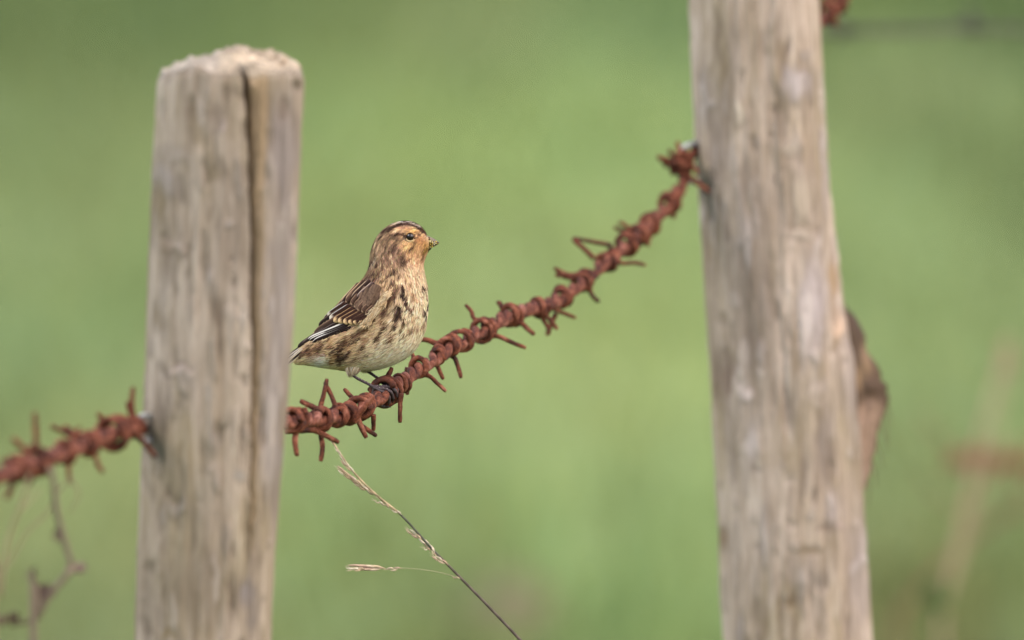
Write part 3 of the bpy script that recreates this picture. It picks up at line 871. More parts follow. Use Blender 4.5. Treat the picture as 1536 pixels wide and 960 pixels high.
STREAKS = [  # polyline x,y,...  width, colour, weight
    # crown: dark and whitish lines
    ((633, 346, 622, 338, 606, 336.5, 590, 340, 574, 348), 3.0, (82, 62, 54), 0.95), ((640, 350, 633, 343), 4.0, (88, 64, 54), 0.9),
    ((630, 341, 614, 333.5, 600, 334, 588, 338), 1.1, (226, 212, 198), 0.9), ((628, 336.5, 614, 332, 600, 331.5), 1.2, (58, 44, 42), 0.9),
    ((632, 339, 622, 333, 610, 330), 0.9, (210, 200, 190), 0.7), ((594, 336, 580, 343, 570, 352), 1.2, (206, 182, 150), 0.7), ((590, 344, 576, 351, 566, 362), 1.3, (96, 76, 64), 0.8),
    ((586, 341, 572, 350), 1.2, (80, 62, 54), 0.8), ((612, 342, 598, 342), 1.4, (176, 134, 108), 0.6), ((560, 366, 557, 378), 1.4, (108, 88, 72), 0.7), ((566, 360, 561, 372), 1.3, (204, 180, 146), 0.6),
    # eye line and cheek
    ((610, 355, 598, 352, 584, 353), 1.9, (96, 74, 60), 0.85), ((625, 357, 629, 352), 1.4, (104, 78, 62), 0.7), ((600, 360, 584, 358, 572, 362), 1.8, (118, 96, 80), 0.6),
    ((620, 371, 614, 377), 1.9, (112, 84, 66), 0.8), ((612, 390, 602, 398), 2.6, (112, 88, 72), 0.8), ((618, 384, 611, 393), 1.3, (128, 98, 78), 0.7), ((606, 385, 596, 393), 2.0, (122, 98, 84), 0.6),
    ((634, 381, 632, 390), 1.5, (122, 92, 68), 0.7), ((640, 374, 634, 380), 2.6, (124, 98, 52), 0.7), ((596, 372, 586, 380), 2.2, (116, 94, 84), 0.6), ((590, 392, 576, 400), 1.6, (118, 94, 80), 0.6),
    ((566, 376, 562, 388), 1.3, (206, 182, 150), 0.6), ((575, 384, 567, 394), 1.2, (206, 184, 152), 0.65), ((570, 390, 563, 402), 1.5, (96, 76, 66), 0.75), ((563, 390, 558, 402), 1.3, (224, 208, 184), 0.75), ((558, 394, 554, 404), 1.6, (62, 48, 46), 0.8),
    ((582, 394, 572, 404), 1.2, (214, 186, 152), 0.65), ((578, 400, 566, 412), 1.6, (104, 82, 70), 0.75), ((572, 410, 562, 420), 1.4, (92, 72, 62), 0.7),
    # side of neck and breast
    ((594, 407, 581, 415), 2.2, (76, 58, 50), 0.9), ((582, 416, 570, 424), 1.6, (112, 88, 72), 0.7), ((600, 412, 590, 420), 1.1, (150, 120, 94), 0.5), ((588, 424, 582, 436), 2.2, (126, 98, 78), 0.7),
    ((603, 430, 605, 437, 603, 447), 2.5, (62, 50, 46), 0.95), ((607, 450, 609, 457), 2.6, (56, 46, 44), 0.95), ((596, 433, 590, 445, 586, 452), 4.0, (116, 92, 74), 0.85), ((588, 446, 578, 462, 575, 474, 574, 484), 4.6, (112, 90, 74), 0.85),
    ((582, 454, 574, 470), 2.4, (82, 64, 54), 0.75), ((619, 442, 622, 451), 3.2, (172, 140, 108), 0.75), ((597, 461, 601, 470, 595, 479, 591, 492), 3.2, (62, 50, 46), 0.95), ((600, 468, 594, 474), 3.6, (54, 44, 42), 0.8),
    ((615.5, 463, 617, 472), 1.9, (58, 48, 46), 0.95), ((610, 459, 611, 465), 1.4, (84, 68, 60), 0.8), ((605, 479, 606, 489), 2.2, (84, 66, 56), 0.85), ((603, 490, 600, 499), 1.8, (128, 102, 80), 0.75),
    ((585, 500, 586.5, 514), 2.0, (134, 108, 82), 0.8), ((577, 491, 570, 500, 563, 511), 2.7, (84, 66, 54), 0.92), ((612, 492, 611, 500), 1.4, (150, 122, 94), 0.6), ((594, 500, 592, 508), 1.4, (140, 114, 88), 0.6),
    ((634, 431, 636, 437), 1.3, (64, 54, 50), 0.9), ((640.5, 441, 642, 451), 1.5, (48, 40, 40), 0.95), ((643, 457, 642, 466), 1.5, (48, 40, 40), 0.95), ((636, 467, 637, 474), 1.7, (62, 52, 48), 0.92), ((639.5, 474, 637.5, 484), 1.5, (54, 44, 42), 0.92), ((640, 432, 641, 438), 1.0, (60, 50, 48), 0.8),
    ((628, 450, 629, 458), 1.2, (160, 134, 106), 0.6), ((624, 420, 624, 428), 1.3, (176, 142, 112), 0.6), ((611, 414, 609, 424), 1.4, (160, 126, 98), 0.6), ((616, 424, 614, 434), 1.3, (164, 132, 104), 0.6),
    # flanks
    ((566, 464, 556, 480, 546, 492), 4.2, (116, 92, 70), 0.85), ((562, 480, 552, 492), 2.2, (84, 64, 52), 0.75), ((552, 489, 540, 499, 528, 505), 3.6, (94, 74, 60), 0.85), ((548, 496, 538, 508), 2.4, (112, 84, 62), 0.7),
    ((556, 503, 546, 514), 1.8, (150, 122, 92), 0.7), ((568, 500, 556, 512), 1.5, (214, 194, 156), 0.6), ((518, 512, 511, 524, 507, 540), 4.4, (92, 68, 52), 0.9), ((512, 520, 505, 532), 3.0, (72, 52, 44), 0.85), ((502, 534, 496, 545), 3.0, (140, 104, 68), 0.8), ((526, 528, 519, 536), 2.2, (76, 60, 52), 0.85), ((516, 537, 509, 543), 2.6, (60, 46, 42), 0.85),
    ((540, 507, 532, 516), 1.6, (110, 88, 70), 0.75), ((533, 510, 524, 518), 1.8, (72, 56, 50), 0.75), ((500, 508, 492, 520), 2.6, (196, 160, 120), 0.6), ((496, 520, 490, 530), 3.0, (206, 172, 124), 0.6),
    ((482, 516, 476, 528), 4.5, (120, 92, 72), 0.85), ((470, 520, 464, 530), 3.4, (130, 100, 78), 0.8), ((464, 524, 452, 530), 2.4, (104, 80, 66), 0.8), ((456, 532, 449, 538), 2.0, (100, 78, 62), 0.8),
    ((524, 546, 512, 552), 2.0, (170, 146, 112), 0.5), ((545, 520, 536, 530), 1.6, (168, 142, 110), 0.6),
    # pale tuft over the edge of the wing
    ((576, 444, 564, 460, 552, 474, 543, 485), 3.4, (232, 206, 164), 0.95),
    # mantle: dark with buff lines
    ((560, 412, 546, 422, 530, 436, 512, 454), 2.6, (80, 62, 54), 0.85), ((550, 416, 532, 432, 512, 452), 1.2, (206, 172, 134), 0.8), ((545, 426, 530, 440, 518, 452), 1.4, (70, 54, 48), 0.85), ((536, 432, 522, 446), 1.2, (204, 168, 130), 0.75), ((568, 416, 556, 424), 1.5, (74, 58, 52), 0.8), ((556, 420, 540, 430), 1.3, (200, 176, 156), 0.75),
    ((500, 464, 488, 478), 2.4, (64, 50, 46), 0.8),
]
_r = random.Random(23)
def fine(n, box, ang, ln, wid, cols, w, inside=None):
    out = []
    while len(out) < n:
        x, y = _r.uniform(box[0], box[2]), _r.uniform(box[1], box[3])
        if inside and not inside(x, y):
            continue
        a = math.radians(_r.gauss(ang, 10)); l = _r.uniform(*ln)
        out.append(((x, y, x + math.cos(a) * l, y + math.sin(a) * l), _r.uniform(*wid), _r.choice(cols), _r.uniform(*w)))
    return out
BR1 = [(112, 88, 72), (134, 106, 84), (92, 72, 62), (150, 118, 92)]
STREAKS += fine(60, (572, 418, 622, 500), 108, (4, 9), (0.6, 1.1), BR1, (0.4, 0.8))
STREAKS += fine(26, (604, 425, 640, 500), 98, (3, 6), (0.5, 0.9), BR1, (0.3, 0.6))
STREAKS += fine(40, (548, 440, 600, 515), 122, (5, 10), (0.7, 1.3), BR1 + [(232, 210, 172), (226, 200, 158)], (0.4, 0.8))
STREAKS += fine(60, (490, 498, 552, 546), 135, (4, 8), (0.8, 1.6), [(84, 64, 54), (110, 84, 66), (72, 56, 50), (140, 108, 80), (226, 204, 166), (216, 186, 142)], (0.4, 0.85), lambda x, y: y > 498 + (552 - x) * 0.1)
STREAKS += fine(24, (446, 512, 490, 534), 145, (4, 8), (0.8, 1.5), [(84, 66, 56), (120, 94, 76), (196, 166, 130)], (0.4, 0.8))
STREAKS += fine(44, (556, 370, 606, 416), 122, (4, 8), (0.55, 1.0), [(92, 72, 62), (112, 90, 78), (218, 196, 164), (206, 178, 144)], (0.45, 0.8))
STREAKS += fine(26, (566, 346, 604, 376), 150, (3, 6), (0.5, 0.9), [(108, 86, 74), (200, 174, 142), (126, 102, 88)], (0.4, 0.7))
STREAKS += fine(16, (608, 372, 636, 396), 112, (3, 6), (0.5, 0.8), [(150, 112, 84), (232, 196, 158)], (0.4, 0.7))
def plumage_colour(px, py, warp=True):
    px = np.asarray(px, float); py = np.asarray(py, float)
    if warp:
        wx = 1.5 * fbm(px * .16, py * .16, px * 0, 41); wy = 1.5 * fbm(px * .16 + 9, py * .16, px * 0, 43)
    else:
        wx = wy = 0
    x, y = px + wx, py + wy
    c = np.broadcast_to(np.array((226, 204, 168), float), px.shape + (3,)).copy()
    # belly paler and greyer towards the legs
    for (zx, zy, rx, ry, an, rgb, w, hard) in ZONES:
        a = math.radians(an); ux, uy = math.cos(a), math.sin(a)
        dx, dy = x - zx, y - zy
        q = ((dx * ux + dy * uy) / rx) ** 2 + ((-dx * uy + dy * ux) / ry) ** 2
        g = (w * np.exp(-q ** (hard / 2)))[..., None]
        c = c * (1 - g) + np.array(rgb, float) * g
    for (pts, wid, rgb, w) in STREAKS:
        d = np.full(px.shape, 1e9)
        n = len(pts) // 2
        for i in range(n - 1):
            dd, t = cap_dist(x, y, pts[2 * i], pts[2 * i + 1], pts[2 * i + 2], pts[2 * i + 3])
            d = np.minimum(d, dd)
        g = (min(1.0, w * 1.08) * np.exp(-(d / (wid * 1.12)) ** 4))[..., None]
        dk = 0.92 if sum(rgb) < 330 else 1.0
        c = c * (1 - g) + np.array(rgb, float) * dk * g
    return c

foot = BP(573, 592, 0)
bird = empty("perched_bird", foot)
tag(bird, "small streaky brown finch perched on the wire facing right, seed crumbs on its bill", "bird")

# body: one continuous surface (trunk, neck and head)
tt = np.linspace(0, NS - 1, 150); hh = np.linspace(0, 2 * np.pi, 96, endpoint=False)
TT, HH = np.meshgrid(tt, hh, indexing='ij')
SB = S(TT, HH)
mb = MB()
bc = alb(np.clip(plumage_colour(SB[..., 0], SB[..., 1]), 0, 255)) * 0.9
SBs = SB - S_normal(TT, HH) * 0.8
mb.grid(BP(SBs[..., 0], SBs[..., 1], SBs[..., 2]), bc, wrap=True, cap=True)
# feathered thighs grow out of the belly
for (x0, y0, x1, y1, q0, q1, r0, r1) in ((536, 541, 531, 560, 15, 15, 13, 3.5), (556, 540, 549, 556, -16, -16, 13, 3.5)):
    pa = np.stack([np.linspace(x0, x1, 9), np.linspace(y0, y1, 9), np.linspace(q0, q1, 9)], 1)
    w = BP(pa[:, 0], pa[:, 1], pa[:, 2])
    mb.tube(w, np.linspace(r0, r1, 9) * U, 14, 0.05, 3, col=alb((226, 204, 176)))
body = mb.build("body", M_plume, bird, foot, colors=True)

# near-side depth of the body under any (px, py)
kd_t = KDTree(0)
near = SB[(np.sin(HH) > -0.02)]
kd_t = KDTree(len(near))
for i, p in enumerate(near):
    kd_t.insert((p[0], p[1], 0), i)
kd_t.balance()
def depth_at(px, py):
    out = []
    for x, y in zip(np.ravel(px), np.ravel(py)):
        r = kd_t.find_n((x, y, 0), 4)
        w = np.array([1 / (d + 0.3) for _, _, d in r]); q = np.array([near[i][2] for _, i, _ in r])
        out.append(float((w * q).sum() / w.sum()))
    return np.array(out).reshape(np.shape(px))

def strands(t, th, length, width, colour, lift, curl=0.0, jit=0.16, off=0.3, nseg=4, mbuf=None):
    """fine feather barbs lying back along the body; all arguments per strand"""
    n = len(t)
    base = S(t, th)
    e = 0.03
    sp = np.linalg.norm(S(t + e, th) - S(np.maximum(t - e, 0), th), axis=-1) / (2 * e)
    per = np.linalg.norm(S(t, th + e) - S(t, th - e), axis=-1) / (2 * e)
    sp = np.maximum(sp, 3.0)
    ja = rng.normal(0, jit, n)
    rows = []
    nrm = S_normal(t, th)
    for k in range(nseg + 1):
        f = k / nseg
        dt = -length * f * np.cos(ja) / sp
        dth = length * f * np.sin(ja) / np.maximum(per, 6)
        tk = t + dt
        lost = np.minimum(tk, 0)
        p = S(np.maximum(tk, 0), th + dth)
        p = p + (lost * sp)[:, None] * unit(np.array((0.86, -0.5, 0)))[None]
        p = p + nrm * (off + lift * f ** 1.3)[:, None]
        rows.append(p)
    R = np.stack(rows, 1)
    D = unit(np.gradient(R, axis=1))
    side = unit(np.cross(D, np.repeat(nrm[:, None], nseg + 1, 1)))
    prof = np.array([0.55, 1.0, 0.95, 0.65, 0.12])[:nseg + 1] if nseg == 4 else np.linspace(1, 0.1, nseg + 1)
    A = R - side * (width[:, None] * prof / 2)[..., None]
    B = R + side * (width[:, None] * prof / 2)[..., None]
    V = np.stack([A, B], 2)                              # n, seg, 2, 3
    nv = 2 * (nseg + 1)
    V = V.reshape(n * nv, 3)
    W = BP(V[:, 0], V[:, 1], V[:, 2])
    cc = np.repeat(colour, nv, axis=0)
    fs = []
    for i in range(n):
        b = i * nv
        for k in range(nseg):
            fs.append((b + 2 * k, b + 2 * k + 1, b + 2 * k + 3, b + 2 * k + 2))
    mbuf.add(W, fs, cc)

def grow(n, name, lens, t_range, th_range, keep=None, lift=(0.4, 1.7), width=(0.7, 1.25), tint=None, off=(0.0, 0.8), jit=0.16):
    t = rng.uniform(*t_range, 3 * n); th = rng.uniform(*th_range, 3 * n)
    e = 0.03
    ar = np.linalg.norm(np.cross(S(t + e, th) - S(t - e, th), S(t, th + e) - S(t, th - e)), axis=-1)
    ok = rng.random(len(t)) < ar / np.percentile(ar, 97)
    t, th = t[ok][:n], th[ok][:n]
    p = S(t, th)
    if keep is not None:
        k = keep(p); t, th, p = t[k], th[k], p[k]
    m = len(t)
    L_ = np.interp(t, [0, 6, 11, 15, 19], lens) * rng.uniform(0.7, 1.3, m)
    # colour where the strand lies, not where it is rooted
    sp = np.maximum(np.linalg.norm(S(t + e, th) - S(t - e, th), axis=-1) / (2 * e), 3)
    mp = S(np.maximum(t - 0.5 * L_ / sp, 0), th)
    js = 1.0 - 0.6 * smooth(11, 14, t)
    c = plumage_colour(mp[:, 0] + rng.normal(0, 0.8, m) * js, mp[:, 1] + rng.normal(0, 0.8, m) * js)
    c = c * rng.normal(1.0, 0.09, m)[:, None] + rng.normal(0, 4, (m, 3))
    sn = noise3(th * 11 + 0.6 * np.sin(t * 2.1), t * 1.1, 0 * t, 201) + 0.6 * noise3(th * 24, t * 2.4, 0 * t, 202)
    amp = 0.30 * np.clip(smooth(0.2, -0.5, np.cos(th - np.pi) * -1 - 0.2) * 0 + smooth(9.0, 12.5, t) * (1 - 0.75 * smooth(0.15, 0.75, -np.cos(th))) + 0.34 * smooth(9.5, 7.0, t) * (0.45 + 0.55 * smooth(0.7, -0.4, -np.cos(th))), 0, 1)
    c = c * (1 + amp * sn)[:, None]
    fleck = rng.random(m)
    c = np.where((fleck < 0.07)[:, None], c * 0.74, c); c = np.where((fleck > 0.93)[:, None], c * 1.12 + 5, c)
    c = alb(np.clip(c * np.array((1.035, 1.0, 0.965)), 8, 250))
    head = smooth(11, 16, t)
    wd_ = rng.uniform(*width, m) * (1 - 0.35 * head)
    lf = rng.uniform(*lift, m) * (1 - 0.45 * head)
    mb = MB()
    strands(t, th, L_, wd_, c, lf, off=rng.uniform(*off, m), mbuf=mb, jit=jit)
    return mb

pl = grow(30000, "plumage", [7, 8.5, 8, 6, 3.2], (0.3, NS - 1.6), (0, 2 * np.pi), keep=lambda p: (p[:, 0] < 640) & (np.hypot((p[:, 0] - 614) / 9, (p[:, 1] - 355) / 7.0) > 1))
EYE = (615.4, 355.1)
o = pl.build("plumage", M_plume, bird, foot, smooth_=True, colors=True); o["kind"] = "stuff"
# a finer, denser coat on the head so that the face pattern reads crisply
hd = grow(10000, "head_plumage", [9, 9, 5.5, 4.2, 2.2], (11.5, NS - 1.3), (0, 2 * np.pi), lift=(0.2, 0.9), width=(0.6, 1.1), off=(0.6, 1.2), jit=0.22,
          keep=lambda p: (np.hypot((p[:, 0] - 614) / 9, (p[:, 1] - 355) / 7.0) > 1) & (p[:, 0] < 641.5))
o = hd.build("head_plumage", M_plume, bird, foot, colors=True); o["kind"] = "stuff"

# thigh tufts
mb = MB()
for (xc, yb, xt, yt, q, n) in ((533, 549, 528, 566, 16, 520), (553, 549, 548, 560, -16, 240)):
    for k in range(n):
        u = random.uniform(-1, 1); dq = random.uniform(-1, 1)
        bx, by = xc + 17 * u, yb - 3.0 * abs(u) + random.uniform(-6, 3) - 0.14 * 17 * u
        f = random.uniform(0.35, 1.0)
        ex, ey = bx + (xt + 3.2 * u - bx) * f + random.gauss(0, 0.8), by + (yt - by) * f + random.gauss(0, 1.0)
        bq = q + 9 * dq * math.sqrt(max(0, 1 - u * u)) - 1.5; eq = q + (bq - q) * (1 - 0.75 * f)
        c = np.array(random.choice([(236, 218, 190), (224, 198, 166), (232, 222, 200), (200, 166, 138), (228, 206, 184)]), float) * random.uniform(0.85, 1.05)
        pts = catmull([(bx, by, bq), ((bx + ex) / 2 - 0.6, (by + ey) / 2, (bq + eq) / 2 + 1.0), (ex, ey, eq)], 5)
        w = BP(pts[:, 0], pts[:, 1], pts[:, 2])
        mb.tube(w, np.array([0.5, 0.6, 0.5, 0.35, 0.12]) * U, 4, col=alb(np.clip(c, 0, 250)))
o = mb.build("thigh_feathers", M_plume, bird, foot, colors=True); o["kind"] = "stuff"

# --- single feathers
def feather(name, parent, base, tip, width, centre, edge, edge_w=0.28, tipc=None, tip_w=0.15, off=(2, 3), bend=0.0, side=1, round_=0.5, one_sided=False, shaft=True, sink=None):
    nu, nv = 22, 11
    u = np.linspace(0, 1, nu); v = np.linspace(-1, 1, nv)
    bx, by = base; tx, ty = tip
    dx, dy = tx - bx, ty - by
    Ln = math.hypot(dx, dy); nx, ny = -dy / Ln, dx / Ln
    prof = width / 2 * np.minimum(1, (u / 0.12 + 0.25)) * np.sqrt(np.clip(1 - np.clip((u - (1 - round_ * 0.6)) / (round_ * 0.6), 0, 1) ** 2.2, 0.0, 1))
    cxl = bx + dx * u + nx * bend * np.sin(np.pi * u); cyl = by + dy * u + ny * bend * np.sin(np.pi * u)
    X = cxl[:, None] + nx * prof[:, None] * v; Y = cyl[:, None] + ny * prof[:, None] * v
    q0 = depth_at(cxl, cyl)
    if sink is not None:
        q0 = np.maximum(q0, sink)
    q0 = np.convolve(np.pad(q0, 4, mode='edge'), np.ones(9) / 9, mode='valid')
    Qc = q0[:, None] + np.linspace(off[0], off[1], nu)[:, None] + 0.9 * (1 - v ** 2) - 0.05 * np.abs(v) * width
    ev = (v if one_sided else np.abs(v))
    e = smooth(1 - 2 * edge_w, 1 - edge_w * 0.8, ev)[None, :] * smooth(0.0, 0.25, u)[:, None]
    if tipc is not None:
        tpw = smooth(1 - tip_w * 1.5, 1 - tip_w * 0.6, u)[:, None] * np.ones((1, nv))
    c = np.array(centre, float) * (1 + 0.10 * np.sin(9 * v[None, :, None] + 4 * u[:, None, None]))
    c = c * (1 - e[..., None]) + np.array(edge, float) * e[..., None]
    if tipc is not None:
        c = c * (1 - tpw[..., None]) + np.array(tipc, float) * tpw[..., None]
    th = 0.35
    F = BP(X, Y, side * Qc); Bk = BP(X, Y, side * (Qc - th))
    ring = np.concatenate([F, Bk[:, ::-1]], 1); cr = np.concatenate([c, c[:, ::-1] * 0.8], 1)
    mb = MB(); mb.grid(ring, alb(np.clip(cr, 5, 250)), wrap=True, cap=True)
    if shaft:
        mb.tube(BP(cxl[:-2], cyl[:-2], side * (Qc[:-2, nv // 2] + 0.1)), np.linspace(0.42, 0.15, nu - 2) * U, 5, col=alb((60, 46, 40)))
    return mb.build(name, M_plume, parent, foot, colors=True)

DKB = (66, 48, 42); BLK = (44, 36, 36); BUF = (226, 190, 140); WHT = (238, 232, 222); BRN = (108, 86, 70)
def build_wing(side):
    # shell of small coverts at the bend of the wing, carrying every wing feather
    topc = catmull([(568, 428), (554, 425), (541, 432), (531, 446), (522, 459), (512, 470), (503, 478)], 40)
    botc = catmull([(572, 436), (569, 450), (562, 463), (553, 474), (541, 481), (526, 483), (508, 480)], 40)
    v = np.linspace(0, 1, 24)
    X = topc[:, 0][:, None] * (1 - v) + botc[:, 0][:, None] * v; Y = topc[:, 1][:, None] * (1 - v) + botc[:, 1][:, None] * v
    q = depth_at(X, Y)
    Qs = q + 0.6 + 4.2 * np.sin(np.pi * v)[None, :] ** 0.7 * smooth(0, 0.12, np.linspace(0, 1, 40))[:, None]
    c = np.broadcast_to(np.array((112, 90, 76), float), X.shape + (3,)).copy()
    mb = MB(); mb.grid(BP(X, Y, side * Qs), alb(c))
    w = mb.build("wing", M_plume, bird, foot, colors=True)
    # tertials and primaries first (lowest), then coverts above them
    for (b, t, wdt, ce, ed, ew, of, osd) in [
        ((526, 489), (470, 512), 7, BLK, WHT, 0.22, (1.6, 2.2), True),
        ((530, 490), (468, 513.5), 6, BLK, (222, 210, 190), 0.2, (1.2, 1.8), True),
        ((524, 487), (464, 511), 7, BLK, WHT, 0.25, (2.0, 2.6), True),
        ((522, 484.5), (462, 509), 7, BLK, WHT, 0.34, (2.6, 3.2), True),
        ((510, 480), (446, 521), 9, BLK, (92, 78, 74), 0.16, (1.0, 0.4), False),
        ((512, 482), (452, 517), 8, (54, 44, 42), (120, 104, 96), 0.16, (1.5, 0.8), False),
        ]:
        feather("flight_feather", w, b, t, wdt, ce, ed, ew * 1.1, off=of, side=side, round_=0.35, one_sided=osd, sink=6)
    for (b, t, wdt, ce, ed, of) in [
        ((520, 470), (471, 501), 12, (78, 60, 52), (150, 120, 100), (3.2, 3.4)),
        ((516, 464), (478, 490), 12, BLK, (120, 98, 84), (3.8, 4.0)),
        ((514, 459), (486, 480), 10, BLK, (200, 184, 160), (4.4, 4.4)),
        ]:
        feather("tertial_feather", w, b, t, wdt, ce, ed, 0.14, off=of, side=side, round_=0.5)
    gc = [((554, 476), (530, 484)), ((549, 472), (523, 484.5)), ((543, 469), (515.5, 484.5)), ((538, 466), (507.5, 483.5)), ((533, 462), (500.5, 482.5)), ((527, 458), (494.5, 479)), ((521, 454), (491.5, 474.5))]
    for i, (b, t) in enumerate(gc):
        feather("covert_feather", w, b, t, 9.8, (64, 44, 38), (206, 164, 116) if i < 5 else WHT, 0.085, tipc=(230, 194, 146) if i < 5 else (232, 220, 200), tip_w=0.17, off=(4.8 + 0.35 * i, 5.6 + 0.35 * i), side=side, round_=0.3)
    mc = [((563, 460), (549, 472)), ((558, 455), (543, 468.5)), ((552, 451), (537, 466)), ((546, 447), (532, 461)), ((540, 442), (527, 457)), ((533, 440), (519, 454))]
    for i, (b, t) in enumerate(mc):
        feather("covert_feather", w, b, t, 10, (84, 64, 54), (176, 142, 114), 0.08, tipc=(180, 148, 120), tip_w=0.09, off=(6.0 + 0.2 * i, 7.2 + 0.2 * i), side=side, round_=0.8)
    lc = []
    for r in range(5):
        for k in range(4):
            lc.append((566 - 5.6 * k - 2.2 * r + random.uniform(-1, 1), 432 + 1.4 * k + 5.2 * r + random.uniform(-1, 1)))
    lc.sort(key=lambda p: -p[1])
    for i, (x, y) in enumerate(lc):
        g = random.uniform(0.9, 1.1)
        feather("covert_feather", w, (x + 3, y - 5), (x - 6, y + 7), 11, (104 * g, 84 * g, 70 * g), (124 * g, 101 * g, 85 * g), 0.12, tipc=(130 * g, 106 * g, 90 * g), tip_w=0.12, off=(5.5, 7.6), side=side, round_=0.9, shaft=False)
    # scapulars along the upper edge, long, dark, pale-edged
    for (b, t, wdt, ce, ed) in [
        ((562, 424), (536, 446), 8, (92, 74, 70), (206, 182, 164)), ((556, 420), (528, 446), 8, (70, 54, 50), (212, 184, 152)),
        ((548, 420), (519, 450), 8, (84, 64, 54), (210, 176, 138)), ((540, 424), (512, 455), 8, (66, 50, 46), (206, 176, 142)), ((534, 430), (506, 460), 7, (96, 74, 60), (218, 186, 150)),
        ]:
        feather("scapular_feather", w, b, t, wdt, ce, ed, 0.16, off=(7.2, 8.2), side=side, round_=0.6)
    return w
build_wing(1)
build_wing(-1)

# pale flank feathers fold over the lower edge of the near wing
mb = MB()
for k in range(420):
    f = random.random()
    line = [(582, 436), (574, 448), (563, 462), (553, 474), (544, 485)]
    a = np.array(line, float); s = f * 3.99; i = int(s); p = a[i] * (1 - s + i) + a[i + 1] * (s - i)
    bx, by = p[0] + random.gauss(2.5, 2.6), p[1] + random.gauss(1.5, 2.2)
    ln = random.uniform(8, 13); an = math.radians(random.gauss(128, 9))
    ex, ey = bx + math.cos(an) * ln, by + math.sin(an) * ln
    q = depth_at([bx, (bx + ex) / 2, ex], [by, (by + ey) / 2, ey]) + np.array((2.0, 6.5, 7.0)) + random.uniform(0, 2)
    c = np.array(random.choice([(232, 206, 164), (224, 194, 150), (240, 220, 184), (206, 170, 128), (236, 212, 176)]), float) * random.uniform(0.85, 1.05)
    pts = catmull([(bx, by, q[0]), ((bx + ex) / 2, (by + ey) / 2, q[1]), (ex, ey, q[2])], 5)
    mb.tube(BP(pts[:, 0], pts[:, 1], pts[:, 2]), np.array([0.5, 0.62, 0.55, 0.4, 0.1]) * U, 4, col=alb(np.clip(c, 0, 250)))
o = mb.build("flank_feathers", M_plume, bird, foot, colors=True); o["kind"] = "stuff"

# --- tail
tb = MB()
pa = np.stack([np.linspace(470, 446, 8), np.linspace(519, 533, 8), np.zeros(8)], 1)
tb.tube(BP(pa[:, 0], pa[:, 1], pa[:, 2]), np.linspace(9, 5, 8) * U, 12, col=alb((120, 96, 76)))
tail = tb.build("tail", M_plume, bird, foot, colors=True)
for i, (b, t, wdt, qo, ce, ed) in enumerate([
        ((468, 511), (424, 540), 8, 0, BLK, (110, 96, 88)), ((466, 513), (426, 542), 7, 5, BLK, WHT), ((464, 516), (429, 545), 7, 9, (60, 48, 44), WHT), ((462, 520), (431, 546), 7, 12, BLK, (230, 216, 190)),
        ((460, 524), (434, 544), 8, 10, (92, 70, 58), (226, 206, 170)), ((466, 513), (426, 542), 7, -5, BLK, WHT), ((464, 516), (429, 545), 7, -9, (60, 48, 44), WHT), ((462, 520), (431, 546), 7, -12, BLK, (230, 216, 190))]):
    nu, nv = 16, 9
    u = np.linspace(0, 1, nu); v = np.linspace(-1, 1, nv)
    dx, dy = t[0] - b[0], t[1] - b[1]; Ln = math.hypot(dx, dy); nx, ny = -dy / Ln, dx / Ln
    prof = wdt / 2 * np.sqrt(np.clip(1 - np.clip((u - .8) / .2, 0, 1) ** 2.5, 0, 1))
    X = (b[0] + dx * u)[:, None] + nx * prof[:, None] * v * 0.8; Y = (b[1] + dy * u)[:, None] + ny * prof[:, None] * v * 0.8
    Q = qo * (0.6 + 0.4 * u)[:, None] + v * prof[:, None] * 0.6 * np.sign(qo + 0.1)
    e = smooth(0.35, 0.7, np.abs(v))[None, :, None] * np.ones((nu, 1, 1))
    c = np.array(ce, float) * (1 - e) + np.array(ed, float) * e
    mb = MB(); F = BP(X, Y, Q); Bk = BP(X + nx * .3, Y + ny * .3, Q - .4)
    mb.grid(np.concatenate([F, Bk[:, ::-1]], 1), alb(np.concatenate([c, c[:, ::-1]], 1)), wrap=True, cap=True)
    mb.build("tail_feather", M_plume, tail, foot, colors=True)

# --- eyes
for s_ in (1, -1):
    q = float(depth_at([EYE[0]], [EYE[1]])[0])
    mb = MB()
    th_ = np.linspace(0, np.pi, 20); ph_ = np.linspace(0, 2 * np.pi, 28, endpoint=False)
    A, B = np.meshgrid(th_, ph_, indexing='ij')
    r = 5.8
    mb.grid(BP(EYE[0] + r * np.sin(A) * np.cos(B), EYE[1] + r * 0.97 * np.sin(A) * np.sin(B), s_ * (q + 0.8 + r * 0.8 * np.cos(A))), wrap=True)
    ey = mb.build("eye", M_eye, bird, foot)
    a = np.linspace(0, 2 * np.pi, 40)
    mb = MB()
    rim = np.stack([EYE[0] + 0.2 + 7.1 * np.cos(a), EYE[1] + 6.7 * np.sin(a) + 0.2, np.full(40, q + 2.9)], 1)
    rc = np.where((np.sin(a) > -0.1)[:, None], np.array((226, 196, 150.0)), np.array((196, 152, 100.0)))
    rc = np.where((np.cos(a) < -0.85)[:, None], np.array((84, 62, 50.0)), rc)
    rc = np.where((np.cos(a) > 0.85)[:, None], np.array((110, 80, 62.0)), rc)
    mb.tube(BP(rim[:, 0], rim[:, 1], s_ * rim[:, 2]), 1.0 * U, 7, col=alb(rc))
    mb.build("eyelid", M_plume, ey, foot, colors=True)

